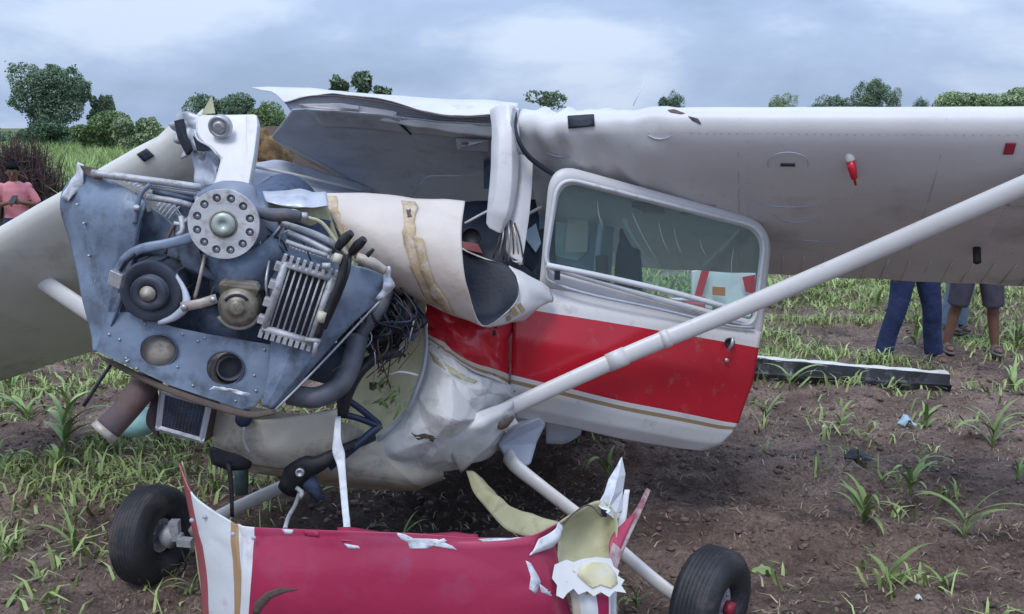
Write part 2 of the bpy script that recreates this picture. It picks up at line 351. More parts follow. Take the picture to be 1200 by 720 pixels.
# ------------------------------------------------------------------ ground
def vnoise(x, y, seed):
    """vectorised value noise"""
    xi = np.floor(x).astype(np.int64); yi = np.floor(y).astype(np.int64); fx = x-xi; fy = y-yi
    fx = fx*fx*(3-2*fx); fy = fy*fy*(3-2*fy)
    def h(a, b):
        n = (a*374761393+b*668265263+seed*1442695041) & 0xffffffff
        n = ((n ^ (n >> 13))*1274126177) & 0xffffffff
        return ((n ^ (n >> 16)) & 0xffff)/65535.0
    return (h(xi, yi)*(1-fx)+h(xi+1, yi)*fx)*(1-fy)+(h(xi, yi+1)*(1-fx)+h(xi+1, yi+1)*fx)*fy-0.5
def height(x, y):
    x = np.asarray(x, dtype=float); y = np.asarray(y, dtype=float)
    near = np.clip((45-np.hypot(x, y))/25, 0, 1)
    v = y+0.12*x+0.5*vnoise(x*0.35, y*0.35, 3)
    h = 0.035*np.sin(v*2*math.pi/0.85)
    h = h+0.09*vnoise(x*1.1, y*1.3, 5)+0.07*vnoise(x*3.1, y*3.6, 6)+0.055*vnoise(x*8, y*9, 7)+0.035*vnoise(x*19, y*21, 8)+0.02*vnoise(x*45, y*47, 9)
    e = np.hypot((x+0.35)/0.85, (y-4.75)/0.65); pit = np.clip(1.15-e, 0, 1); pit = pit*pit*(3-2*pit)
    h = h-0.13*pit+pit*(0.10*vnoise(x*9, y*9, 41)+0.07*vnoise(x*21, y*20, 42))
    return h*near
def build_ground():
    xs = np.concatenate([-np.geomspace(3000, 5, 46)[:-1], np.arange(-5, 6.001, 0.028), np.geomspace(6.0, 3000, 46)[1:]])
    ys = np.concatenate([[-300, -40, -8, -1, 1.2, 2.0], np.arange(2.5, 6.5, 0.022), 6.5*np.geomspace(1, 500, 230)])
    X, Y = np.meshgrid(xs, ys); Z = height(X, Y)
    co_ = np.stack([X, Y, Z], -1).reshape(-1, 3); nx = len(xs); ny = len(ys)
    i = np.arange(nx-1)[None, :]+np.arange(ny-1)[:, None]*nx; q = np.stack([i, i+1, i+1+nx, i+nx], -1).reshape(-1, 4)
    me = bpy.data.meshes.new('field_soil'); me.vertices.add(len(co_)); me.vertices.foreach_set('co', co_.ravel())
    me.loops.add(q.size); me.loops.foreach_set('vertex_index', q.ravel().astype(np.int32)); me.polygons.add(len(q))
    me.polygons.foreach_set('loop_start', np.arange(0, q.size, 4, dtype=np.int32)); me.update(calc_edges=True)
    me.polygons.foreach_set('use_smooth', np.ones(len(q), dtype=bool))
    m = bpy.data.materials.new('ploughed_soil'); m.use_nodes = True; t = m.node_tree; n = t.nodes.new; k = t.links.new
    b = t.nodes['Principled BSDF']; b.inputs['Roughness'].default_value = 0.95; b.inputs['Specular IOR Level'].default_value = 0.2
    c = n('ShaderNodeTexCoord')
    def ns(sc, det=6, ro=0.6, stretch=None):
        a = n('ShaderNodeTexNoise'); a.inputs['Scale'].default_value = sc; a.inputs['Detail'].default_value = det; a.inputs['Roughness'].default_value = ro
        if stretch:
            mp = n('ShaderNodeMapping'); mp.inputs['Scale'].default_value = stretch; k(c.outputs['Object'], mp.inputs[0]); k(mp.outputs[0], a.inputs[0])
        else: k(c.outputs['Object'], a.inputs[0])
        return a.outputs[0]
    def ramp(src, els):
        r = n('ShaderNodeValToRGB'); e = r.color_ramp.elements; e[0].position = els[0][0]; e[0].color = (*els[0][1], 1); e[1].position = els[-1][0]; e[1].color = (*els[-1][1], 1)
        for p, cc in els[1:-1]: x = e.new(p); x.color = (*cc, 1)
        k(src, r.inputs[0]); return r.outputs[0]
    base = ramp(ns(2.2, 8, 0.7, (0.6, 1.3, 1)), [(0.30, (0.065, 0.050, 0.047)), (0.44, (0.15, 0.106, 0.088)), (0.56, (0.245, 0.175, 0.143)), (0.70, (0.345, 0.26, 0.215))])
    fine = ramp(ns(55, 6, 0.75), [(0.32, (0.45, 0.45, 0.45)), (0.5, (1, 1, 1)), (0.68, (1.6, 1.55, 1.5))])
    mul = n('ShaderNodeMix'); mul.data_type = 'RGBA'; mul.blend_type = 'MULTIPLY'; mul.inputs[0].default_value = 1; k(base, mul.inputs[6]); k(fine, mul.inputs[7])
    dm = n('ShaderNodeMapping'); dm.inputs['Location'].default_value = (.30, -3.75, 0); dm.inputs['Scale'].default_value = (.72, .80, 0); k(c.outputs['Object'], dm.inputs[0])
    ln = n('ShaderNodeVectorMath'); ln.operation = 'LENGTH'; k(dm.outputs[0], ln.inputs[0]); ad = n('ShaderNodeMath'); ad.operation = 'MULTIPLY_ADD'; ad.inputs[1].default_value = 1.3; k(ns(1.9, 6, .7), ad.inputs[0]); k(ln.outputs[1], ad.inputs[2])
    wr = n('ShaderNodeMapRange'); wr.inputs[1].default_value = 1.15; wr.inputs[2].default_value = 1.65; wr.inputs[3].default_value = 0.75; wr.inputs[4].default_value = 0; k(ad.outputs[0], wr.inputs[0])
    dark_soil = n('ShaderNodeMix'); dark_soil.data_type = 'RGBA'; dark_soil.inputs[7].default_value = (0.030, 0.023, 0.022, 1); k(wr.outputs[0], dark_soil.inputs[0]); k(mul.outputs[2], dark_soil.inputs[6])   # darker soil around a point under the wreck, edge broken by noise
    gr = n('ShaderNodeMix'); gr.data_type = 'RGBA'; gr.inputs[7].default_value = (0.12, 0.16, 0.055, 1)     # thin green cover farther out
    sp = n('ShaderNodeSeparateXYZ'); k(c.outputs['Object'], sp.inputs[0]); mr = n('ShaderNodeMapRange'); mr.inputs[1].default_value = 8; mr.inputs[2].default_value = 28; mr.inputs[4].default_value = 0.85
    k(sp.outputs[1], mr.inputs[0]); k(mr.outputs[0], gr.inputs[0]); k(dark_soil.outputs[2], gr.inputs[6]); k(gr.outputs[2], b.inputs['Base Color'])
    bp = n('ShaderNodeBump'); bp.inputs['Distance'].default_value = 0.03; bp.inputs['Strength'].default_value = 0.9; k(ns(38, 9, 0.75), bp.inputs['Height']); k(bp.outputs[0], b.inputs['Normal'])
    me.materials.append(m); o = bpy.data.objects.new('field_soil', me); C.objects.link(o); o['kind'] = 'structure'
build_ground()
def HZ(x, y): return float(height(x, y))
def soft_mesh(name, co_, faces_n, mats, k):
    """mesh from numpy: co_ (n*k,3), polygons of k verts each"""
    me = bpy.data.meshes.new(name); nv = len(co_); me.vertices.add(nv); me.vertices.foreach_set('co', co_.astype(np.float32).ravel())
    me.loops.add(faces_n*k); me.loops.foreach_set('vertex_index', np.arange(faces_n*k, dtype=np.int32)); me.polygons.add(faces_n)
    me.polygons.foreach_set('loop_start', np.arange(0, faces_n*k, k, dtype=np.int32)); me.update(calc_edges=True)
    me.materials.append(mats); return me
def blades(name, bx, by, bz, hgt, wid, lean, mats, rs, kind='stuff', label=None, cat=None):
    """grass blades bent in two: each blade a quad and a triangle tip"""
    n = len(bx); a = rs.uniform(0, 2*np.pi, n); d = np.stack([np.cos(a), np.sin(a), np.zeros(n)], -1)
    a2 = rs.uniform(0, 2*np.pi, n); s = np.stack([np.cos(a2), np.sin(a2), np.zeros(n)], -1)*wid[:, None]
    B = np.stack([bx, by, bz], -1); up = np.array([0, 0, 1.0])
    Mi = B+up*hgt[:, None]*0.6+d*(lean*hgt*0.3)[:, None]; T = B+up*(hgt*(1-0.25*lean))[:, None]+d*(lean*hgt*0.95)[:, None]
    co_ = np.stack([B-s, B+s, Mi+s*0.75, Mi-s*0.75, T], 1)
    me = bpy.data.meshes.new(name); me.vertices.add(n*5); me.vertices.foreach_set('co', co_.astype(np.float32).ravel())
    base = np.arange(n)*5; li = np.stack([base, base+1, base+2, base+3, base+3, base+2, base+4], -1).astype(np.int32)
    me.loops.add(n*7); me.loops.foreach_set('vertex_index', li.ravel()); me.polygons.add(n*2)
    ls = np.stack([np.arange(n)*7, np.arange(n)*7+4], -1).astype(np.int32); me.polygons.foreach_set('loop_start', ls.ravel()); me.update(calc_edges=True)
    me.materials.append(mats); o = bpy.data.objects.new(name, me); C.objects.link(o)
    if kind: o['kind'] = kind
    if label: o['label'] = label; o['category'] = cat
    return o
rs = np.random.RandomState(11)
def tufts(n, xr, yr, spread, per, dens, power=1.0):
    cx = rs.uniform(*xr, n); u = rs.uniform(0, 1, n)**power; cy = yr[0]+(yr[1]-yr[0])*u
    keep = rs.uniform(0, 1, n) < dens(cx, cy); cx, cy = cx[keep], cy[keep]
    x = np.repeat(cx, per)+rs.normal(0, spread, len(cx)*per); y = np.repeat(cy, per)+rs.normal(0, spread, len(cx)*per)
    return x, y
def dens_near(x, y):
    left = np.clip((-0.12-x/np.maximum(y, .1)*2.2)*2.2, 0, 1)*np.clip((y-4.0)/1.2, 0.12, 1)*1.15
    right = np.clip((x/np.maximum(y, .1)-0.0)*4, 0, 1)*np.clip((y-6.4)/1.5, 0.05, 1.2)
    far = np.clip((y-7)/3, 0, 1)*0.9
    patch = np.clip(vnoise(x*1.3, y*1.6, 21)*2.4+0.62, 0.0, 1)
    hole = np.clip(np.hypot((x+0.1)/1.15, (y-4.6)/0.95)-0.75, 0.04, 1)
    return np.clip(np.maximum(np.maximum(left, right), far)+0.03, 0, 1)*patch*hole
x, y = tufts(26000, (-8, 9), (3.0, 14), 0.05, 7, dens_near, 1.0)
h = rs.uniform(0.03, 0.15, len(x)); blades('weeds', x, y, height(x, y)-0.005, h, rs.uniform(0.003, 0.012, len(x)), rs.uniform(0.2, 1.8, len(x)), M['weed'], rs, label='low green weeds scattered over the soil', cat='weeds')
x, y = tufts(9000, (-30, 30), (13, 60), 0.08, 7, lambda a, b: np.clip(vnoise(a*.4, b*.4, 2)+.8, 0, 1), 1.5)
h = rs.uniform(0.08, 0.3, len(x)); blades('field_grass', x, y, height(x, y)-0.01, h, rs.uniform(0.008, 0.02, len(x)), rs.uniform(0.2, 1.0, len(x)), M['weed'], rs, label='green grass cover of the field farther back', cat='grass')
x, y = tufts(7000, (-60, -3), (19, 70), 0.25, 9, lambda a, b: np.clip(1.0*(a < -b*0.2), 0, 1), 1.3)
h = rs.uniform(0.5, 1.25, len(x))*(1+0.5*vnoise(x*.15, y*.15, 31)); blades('tall_grass', x, y, height(x, y)-0.02, h, rs.uniform(0.012, 0.035, len(x)), rs.uniform(0.1, 0.6, len(x)), M['tall'], rs, label='tall bright green grass behind the man in the pink shirt', cat='tall grass')
x, y = tufts(6500, (-5, 6), (2.6, 10), 0.05, 4, lambda a, b: np.full(len(a), 0.6), 1.2)
h = rs.uniform(0.02, 0.09, len(x)); blades('straw_litter', x, y, height(x, y)+0.004, h*0.5, rs.uniform(0.001, 0.005, len(x)), rs.uniform(1.5, 3.2, len(x)), M['straw'], rs, label='dry straw bits lying on the soil', cat='straw')
def clods(n):
    ico = bmesh.new(); bmesh.ops.create_icosphere(ico, subdivisions=1, radius=1); V = np.array([v.co[:] for v in ico.verts]); Fc = np.array([[v.index for v in f.verts] for f in ico.faces]); ico.free()
    x = rs.uniform(-4.5, 6, n); y = 2.6+rs.uniform(0, 1, n)**1.4*8; r = rs.gamma(2.0, 0.0032, n)+0.003; r = np.minimum(r, 0.022)
    P = V[None]*(r[:, None, None])*rs.uniform(0.6, 1.3, (n, 12, 1))*np.stack([rs.uniform(.8, 1.5, n), rs.uniform(.8, 1.3, n), rs.uniform(.5, .9, n)], -1)[:, None]
    P = P+np.stack([x, y, height(x, y)+r*0.2], -1)[:, None]
    fi = (Fc[None]+np.arange(n)[:, None, None]*12).reshape(-1).astype(np.int32); nf = n*len(Fc)
    me = bpy.data.meshes.new('soil_clods'); me.vertices.add(n*12); me.vertices.foreach_set('co', P.astype(np.float32).ravel()); me.loops.add(nf*3); me.loops.foreach_set('vertex_index', fi)
    me.polygons.add(nf); me.polygons.foreach_set('loop_start', np.arange(0, nf*3, 3, dtype=np.int32)); me.update(calc_edges=True); me.materials.append(M['clod'])
    o = bpy.data.objects.new('soil_clods', me); C.objects.link(o); o['kind'] = 'stuff'; o['label'] = 'loose brown clods on the ploughed soil'; o['category'] = 'clods'
clods(24000)

# ------------------------------------------------------------------ background trees
def tree(name, label, cat, xl, xr, ytop, ybot, Y, fm, dens=1.0, trunk=True, group=None, seed=1, leafs=None, shape='round'):
    r = np.random.RandomState(seed)
    c = W((xl+xr)/2, 200, Y); Rx = PX((xr-xl)/2, Y)*1.0; ztop = W(0, ytop, Y).z; zb = max(W(0, ybot, Y).z, 0.0)
    root = thing(name, label, cat, (c.x, Y, 0), group)
    H = (ztop-zb)/2; cz = (ztop+zb)/2; n = 20 if shape == 'round' else 8
    pos = []; ls = leafs or max(0.09, Rx*0.036)
    for k in range(n):
        a = r.uniform(0, 2*np.pi); q = r.uniform(0, 0.66)**0.8
        cc = np.array([math.cos(a)*q*Rx*(1.15 if shape == 'round' else 1), math.sin(a)*q*Rx*0.8, cz+r.uniform(-0.80, 0.60)*H*(1-0.35*q)]); rad = r.uniform(*((0.28, 0.48) if shape == 'round' else (.30, .55)))*np.array([Rx, Rx, H*1.0])
        m = int(640*dens); v = r.normal(0, 1, (m, 3)); v /= np.linalg.norm(v, axis=1)[:, None]; v *= r.uniform(0.55, 1.04, m)[:, None]**0.6
        pos.append(cc+v*rad)
        for s in range(3):
            v2 = r.normal(0, 1, 3); v2 /= np.linalg.norm(v2); m = int(70*dens); pos.append(cc+v2*rad*0.95+r.normal(0, 0.14, (m, 3))*rad)
    pos = np.concatenate(pos); pos = pos[pos[:, 2] > 0.02]; m = len(pos)
    d1 = r.normal(0, 1, (m, 3)); d1 /= np.linalg.norm(d1, axis=1)[:, None]; d2 = np.cross(d1, r.normal(0, 1, (m, 3))); d2 /= np.linalg.norm(d2, axis=1)[:, None]
    s = ls*r.uniform(0.6, 1.3, m)[:, None]
    co_ = np.stack([pos-d1*s, pos+d2*s*0.55, pos+d1*s, pos-d2*s*0.55], 1).reshape(-1, 3)
    me = soft_mesh('crown', co_, m, fm, 4); o = bpy.data.objects.new('crown', me); C.objects.link(o); o.parent = root
    if trunk:
        b = MB(); tr = max(0.04, Rx*0.055); c0 = root.location
        b.tube([c0+Vector((0, 0, -0.1)), c0+Vector((Rx*0.04, 0, zb*0.6+0.2)), c0+Vector((-Rx*0.03, 0, cz)), c0+Vector((0, 0, cz+H*0.5))], [tr*1.3, tr, tr*0.7, tr*0.2], 8, n=9)
        for k in range(6):
            a = r.uniform(0, 6.28); z0 = zb+0.35*r.uniform(0, 1)*H*2
            b.tube([c0+Vector((0, 0, z0)), c0+Vector((math.cos(a)*Rx*0.35, math.sin(a)*Rx*0.3, z0+H*0.35)), c0+Vector((math.cos(a)*Rx*0.65, math.sin(a)*Rx*0.5, z0+H*0.6))], [tr*0.5, tr*0.3, tr*0.1], 6, n=6)
        b.build('trunk', M['bark'], root)
    return root
tree('tree', 'largest rounded dark green tree at the far left', 'tree', 28, 112, 70, 160, 75, FOL[3], 1.6, seed=2)
tree('tree', 'small dark tree just right of the big rounded tree', 'tree', 112, 142, 106, 160, 78, FOL[3], 0.9, seed=3)
tree('bush', 'wide green bush below the small dark tree, above the tall grass', 'bush', 92, 160, 128, 178, 60, FOL[1], 1.3, False, seed=4)
tree('bush', 'paler bush sloping down beside the drooping wing root', 'bush', 140, 196, 134, 180, 58, FOL[2], 1.1, False, seed=5)
tree('bush', 'low dark hedge clump beneath the largest tree', 'bush', 20, 100, 140, 180, 70, FOL[0], 1.0, False, seed=6)
tree('bush', 'distant low dark bush at the left edge', 'bush', -60, 24, 146, 172, 120, FOL[3], 0.8, False, seed=7)
tree('tree', 'dark tree showing above the broken wing root', 'tree', 222, 300, 101, 165, 90, FOL[3], 1.4, seed=8)
tree('tree', 'green tree behind the left end of the roof skin', 'tree', 282, 345, 108, 175, 70, FOL[1], 1.2, seed=9)
tree('sapling', 'taller sapling with a forked leafy top above the roof', 'tree', 416, 442, 79, 112, 40, FOL[3], 0.07, seed=10, leafs=0.2, shape='open')
tree('sapling', 'shorter leafy sapling left of the forked one above the roof', 'tree', 390, 410, 87, 116, 40, FOL[3], 0.07, seed=11, leafs=0.2, shape='open')
tree('sapling', 'low leafy sprig right of the forked sapling above the roof', 'tree', 438, 462, 99, 120, 40, FOL[3], 0.07, seed=12, leafs=0.12, shape='open')
tree('bush', 'sparse twiggy bush peeping over the wing joint', 'bush', 612, 664, 105, 130, 60, FOL[3], 0.10, seed=13, leafs=0.12, shape='open')
tree('tree', 'small round tree alone above the middle of the wing', 'tree', 768, 804, 107, 150, 170, FOL[0], 0.8, seed=14)
tree('tree', 'flat topped pale tree left of the right hand tree row', 'tree', 897, 932, 106, 150, 180, FOL[2], 0.8, seed=15)
tree('tree', 'wide low tree left of the tallest tree above the wing', 'tree', 942, 994, 103, 150, 185, FOL[3], 0.9, seed=16)
tree('tree', 'tallest tree above the right part of the wing', 'tree', 994, 1040, 86, 150, 180, FOL[3], 1.2, seed=17)
tree('tree', 'small tree leaning on the right of the tallest tree', 'tree', 1028, 1054, 99, 150, 182, FOL[3], 0.7, seed=18)
tree('tree', 'tiny tree between the tallest tree and the long right hand grove', 'tree', 1060, 1084, 113, 150, 200, FOL[0], 0.6, seed=19)
tree('tree', 'pale spreading tree at the left end of the right hand grove', 'tree', 1088, 1168, 103, 150, 170, FOL[2], 1.2, seed=20)
tree('tree', 'pale spreading tree at the right edge of the photo', 'tree', 1140, 1240, 104, 150, 175, FOL[2], 1.3, seed=21)
# bare brown thicket
def thicket():
    r = random.Random(5); c = G(28, 216); root = thing('bare_bush', 'bare purplish brown thicket behind the man in the pink shirt', 'bush', (W(24, 200, 19).x, 19, 0)); b = MB(); c = root.location
    for k in range(700):
        a = r.uniform(0, 6.28); q = r.uniform(0, 1.5)*.55; bx = c+Vector((math.cos(a)*q*0.9, math.sin(a)*q*0.5, 0))
        hh = r.uniform(0.9, 1.95)*(1-0.45*q/1.5); tip = bx+Vector((r.uniform(-.4, .4), r.uniform(-.3, .3), hh)); mid = (bx+tip)/2+Vector((r.uniform(-.15, .15), r.uniform(-.15, .15), 0))
        b.tube([bx, mid, tip], [0.02, 0.014, 0.004], 3, cap=False)
        for s in range(3):
            p = mid.lerp(tip, r.uniform(0, .8)); b.tube([p, p+Vector((r.uniform(-.35, .35), r.uniform(-.3, .3), r.uniform(.0, .35)))], [0.010, 0.003], 3, cap=False)
    b.build('twig', M['brush'], root, kind='stuff')
thicket()

# ================================================================== the crashed aeroplane
PL = thing('light_aeroplane', 'crashed white and red high wing aeroplane with its engine torn open and wings broken', 'aeroplane', (-0.35, 4.3, 0.0))
def foil(nx=18, t=0.15, cam_=0.02):
    xs = [0.5*(1-math.cos(math.pi*i/nx)) for i in range(nx+1)]; up = []; lo = []
    for x in xs:
        yt = 5*t*(0.2969*math.sqrt(x)-0.126*x-0.3516*x*x+0.2843*x**3-0.1036*x**4); yc = cam_*4*x*(1-x)
        up.append((x, yc+yt)); lo.append((x, yc*0.3-yt))
    return list(reversed(up))+lo[1:]
def wing(name, L0, T0, L1, T1, mats, n=60, dent=None, t=0.19, **kw):
    FO = foil(t=t); rows = []
    for i in range(n):
        s = i/(n-1); L = L0.lerp(L1, s); T = T0.lerp(T1, s); c = T-L; sp = (L1-L0).normalized()
        nn = c.cross(sp).normalized()
        if nn.z < 0: nn = -nn
        row = []
        for (a, b) in FO:
            p = L+c*a+nn*(b*c.length)
            if dent: p = dent(p, s, a, b, nn, c)
            row.append(p)
        rows.append(row)
    b = MB(); V = b.grid(rows, 0, True)
    b.face(V[0], 0, False); b.face(list(reversed(V[-1])), 0, False)
    return b.build(name, mats, PL, **kw)
LE0 = W(606, 134, 4.25); YW = math.radians(17); SPD = Vector((math.cos(YW), -math.sin(YW), -0.004)); LE1 = LE0+SPD*4.9
CHD = Vector((math.sin(YW)*1.17, math.cos(YW)*1.20, -0.865)); TE0 = LE0+CHD; TE1 = LE1+CHD
def dent_r(p, s, a, b, nn, c):
    lo = b < 0.0; f = 0
    if a < 0.45:
        d = noise.noise(Vector((s*28, a*9, 3.3)))*0.5+0.35*noise.noise(Vector((s*60, a*18, 8)))
        f = 0.13*max(0, 1-s/0.17)*d*1.5+0.03*max(0, 1-abs(s-0.05)/0.04)*(-1)*(1-abs(a-0.1)*6 if a < 0.25 else 0)
    f += 0.006*noise.noise(Vector((s*30, a*10, 1)))*(0.3+a)
    p = p+nn*f
    if a < 0.25 and s < 0.03: p = p+Vector((0, 0, -0.02))*(1-s/0.03)
    return p
WR = wing('wing', LE0, TE0, LE1, TE1, [M['wing']], 220, dent_r, label='wing on the right, nearly whole, tilted to show its underside')
def under(s, a, off=0.004):
    """point just proud of the right wing's lower skin at span s, chord a"""
    L = LE0.lerp(LE1, s); T = TE0.lerp(TE1, s); c = T-L; nn = c.cross((LE1-LE0).normalized()).normalized()
    if nn.z < 0: nn = -nn
    t = 0.19; yt = 5*t*(0.2969*math.sqrt(a)-0.126*a-0.3516*a*a+0.2843*a**3-0.1036*a**4); yc = 0.02*4*a*(1-a)*0.3
    return L+c*a+nn*((yc-yt)*c.length-off), -nn, c.normalized(), (LE1-LE0).normalized()
def s_of(x, a=0.1):
    lo, hi = 0.0, 1.0
    for _ in range(30):
        m = (lo+hi)/2; p = LE0.lerp(LE1, m)+CHD*a; d = p-Vector((0, 0, CZ)); z = d.y*cT-d.z*sT
        if 600+F*d.x/z < x: lo = m
        else: hi = m
    return lo
def patch_on(name, x, a, w_, h_, m, th=0.004, rot=0.0, nseg=4, off=0.003, **kw):
    b = MB(); s = s_of(x, a); p, n, cd, sp = under(s, a, off)
    e1 = sp*math.cos(rot)+cd*math.sin(rot); e2 = -sp*math.sin(rot)+cd*math.cos(rot)
    e2 = (e2-n*e2.dot(n)).normalized()
    b.box(p, e1*w_/2, e2*h_/2, n*th); return b.build(name, m, WR, **kw)
def skin_patch(name, x0, x1, a0, a1, m, off=0.003, solid=0.003, parent=None, un=8):
    g = [[under(s_of(x0, (a0+a1)/2)+(s_of(x1, (a0+a1)/2)-s_of(x0, (a0+a1)/2))*j/(un-1), a0+(a1-a0)*i/(un-1), off)[0] for j in range(un)] for i in range(un)]
    b = MB(); b.grid(g); return b.build(name, m, parent or WR, solid=solid)
drape(WR, 'fuel_vent_opening', [(665, 136), (696, 134), (697, 148), (666, 151)], M['inner'], .008)
drape(WR, 'scraped_paint', [(782, 129), (790, 128), (803, 133), (798, 134), (786, 132)], M['rust'], .003, .0006)
drape(WR, 'scraped_paint', [(806, 136), (818, 139), (822, 146), (812, 142)], M['rust'], .003, .0006)
for xx in (627, 868, 1085): skin_patch('skin_joint', xx, xx+.9, 0.002, 0.66, M['alud'], off=0.0010, solid=0.0006)
skin_patch('red_scuff', 1176, 1188, 0.05, 0.085, mat('red_scuff_paint', (0.35, 0.02, 0.04), 0.5))
for i in range(22): # pressed ribs of the flap skin
    skin_patch('flap_rib', 700+i*24, 702+i*24, 0.76, 0.985, M['wing_low'], off=0.002, solid=0.003, un=4)
b = MB()
for (s0, s1, a0, a1, nn_) in ((.02, .98, .03, .03, 150), (.02, .98, .30, .30, 150), (.02, .98, .66, .66, 150), (.21, .21, .03, .66, 30), (.43, .43, .03, .66, 30), (.62, .62, .03, .66, 30)):
    for q in range(nn_):
        p = under(s0+(s1-s0)*q/(nn_-1), a0+(a1-a0)*q/(nn_-1), .0)[0]; b.ball(p, Vector((.0032, 0, 0)), Vector((0, .0032, 0)), Vector((0, 0, .0032)), 4)
b.build('rivet', M['alud'], WR, kind='stuff')
def ring_on(name, x, a, r, m, tube=0.003):
    p, n, cd, sp = under(s_of(x, a), a, 0.002); b = MB()
    b.tube([p+sp*math.cos(k*2*math.pi/28)*r+(cd-n*cd.dot(n)).normalized()*math.sin(k*2*math.pi/28)*r for k in range(29)], tube, 6, cap=False); return b.build(name, m, WR)
ring_on('inspection_cover', 925, 0.13, 0.085, M['alud'], 0.002); patch_on('cover_slot', 925, 0.135, 0.06, 0.012, M['inner'])
ring_on('inspection_cover', 1195, 0.28, 0.06, M['steel'], 0.004)
p, n, cd, sp = under(s_of(1020), 0.155)
b = MB(); ax = (n*0.5+Vector((0.1, -0.1, -1))*0.8).normalized(); q = W(994, 176, under(s_of(994, .2), .2)[0].y-0.085); b.lathe(q, Vector((0.25, -.1, -1)), [(0.0, -0.01), (0.016, -0.01), (0.02, 0.01), (0.02, 0.045), (0.017, 0.05), (0, 0.05)], 14); b.build('flag_holder', M['white'], WR)
b = MB(); q2 = q+Vector((0.25, -.1, -1)).normalized()*0.048; b.lathe(q2, Vector((0.25, -.1, -1)), [(0, 0), (0.017, 0), (0.018, 0.03), (0.014, 0.075), (0.006, 0.08), (0.005, 0.105), (0, 0.105)], 14); b.build('red_warning_sleeve', M['red'], WR)
p, n, cd, sp = under(s_of(1144, .62), 0.62); b = MB(); b.lathe(p, n, [(0.0, -0.02), (0.018, -0.01), (0.018, 0.075), (0.01, 0.08), (0, 0.08)], 12); b.build('drain_stub', M['dark'], WR)
b = MB(); b.tube([W(742, 124, 4.7), W(757, 92, 4.72)], [0.004, 0.002], 6); b.build('antenna', M['rubw'], WR)
for (x0, a0, dx, da) in ((880, .32, 90, .03), (905, .40, 60, .05), (850, .47, 50, .0), (640, .09, 40, .02), (760, .035, 30, .01), (930, .60, 60, .01)):  # scratches pressed into the skin
    b = MB(); b.tube([under(s_of(x0+dx*k/6, a0), a0+da*math.sin(k*.6)+da*k/8, 0.0012)[0] for k in range(7)], [0.0003, 0.004, 0.005, 0.004, 0.003, 0.003, 0.0003], 5, cap=False); b.build('scratch', M['alud'], WR)
skin_patch('red_smear', 745, 842, 0.36, 0.43, mat('smeared_red_paint', (0.45, 0.36, 0.36), 0.5, 0, 0.1, 9, (0.36, 0.10, 0.11), 0.22, 9), off=0.002, solid=0.001)
# drooping wing on the left
def dent_l(p, s, a, b, nn, c): return p+nn*(0.012*noise.noise(Vector((s*14, a*6, 5)))+0.05*max(0, 1-s/0.12)*noise.noise(Vector((s*40, a*12, 9))))
LL0, LT0, LL1, LT1 = W(238, 131, 4.5), W(330, 338, 5.45), W(-590, 610, 4.6), W(-250, 530, 5.5)
WL = wing('wing', LL0, LT0, LL1, LT1, [M['wing_low']], 70, dent_l, t=0.19, label='wing on the left, drooping down to the ground')
drape(WL, 'fuel_vent_opening', [(160, 181), (172, 174), (181, 183), (169, 190)], M['inner'], .008)
b = MB(); b.tube([W(-75, 250, 5.0), W(5, 300, 4.85), W(92, 358, 4.65), W(330, 517, 4.2)], 0.05, 14, n=14, flat=.55); b.build('wing_strut', M['strut'], PL, label='strut under the drooping left wing')

# ---- broken roof and centre section
b = MB(); g = loft([[(343, 128, 4.40), (400, 128, 4.4), (480, 134, 4.4), (540, 140, 4.38), (612, 146, 4.36)],
                    [(334, 142, 4.48), (378, 149, 4.5), (480, 158, 4.5), (560, 163, 4.5), (616, 168, 4.45)],
                    [(319, 162, 4.6), (392, 190, 4.8), (480, 205, 4.9), (580, 212, 4.9), (650, 215, 4.85)],
                    [(430, 222, 5.0), (470, 243, 5.15), (530, 262, 5.3), (600, 280, 5.35), (670, 290, 5.35)]], 52, 60, True, False)
b.grid(facet(crumple(g, 0.012, 3.0, 2), .014, 5, 4, 5)); RF = b.build('roof_underside', M['alud'], PL, solid=0.006)
b = MB(); g = loft([[(357, 127, 4.37), (420, 131, 4.36), (466, 137, 4.36)], [(378, 149, 4.46), (430, 152, 4.47), (480, 157, 4.46)]], 8, 16, True, False); b.grid(crumple(g, .008, 8, 141)); b.build('spar_face', M['alu'], PL, solid=.006)
b = MB(); g = loft([[(468, 137, 4.36), (520, 142, 4.35), (580, 146, 4.35)], [(482, 157, 4.46), (530, 161, 4.46), (580, 164, 4.45)]], 8, 16, True, False); b.grid(crumple(g, .008, 8, 142)); b.build('spar_face', M['alu'], PL, solid=.006)
b = MB(); g = loft([[(286, 150, 5.2), (360, 155, 5.25), (470, 200, 5.5)], [(280, 250, 4.9), (360, 252, 5.0), (470, 262, 5.3)]], 8, 16); b.grid(crumple(g, .03, 6, 143)); b.build('rear_bulkhead', M['brown'], PL, solid=.01)
b = MB(); g = loft([[(294, 102, 4.62), (340, 104, 4.70), (420, 108, 4.75), (520, 115, 4.75), (607, 121, 4.7)],
                    [(318, 107, 4.50), (360, 106, 4.50), (430, 111, 4.50), (520, 118, 4.50), (607, 124, 4.5)],
                    [(333, 120, 4.40), (372, 111, 4.38), (440, 117, 4.33), (520, 135, 4.30), (606, 134, 4.32)]], 22, 90, True, False)
b.grid(facet(g, 0.010, 9, 3, 13, .2)); b.build('roof_skin', M['white'], PL, solid=0.004)
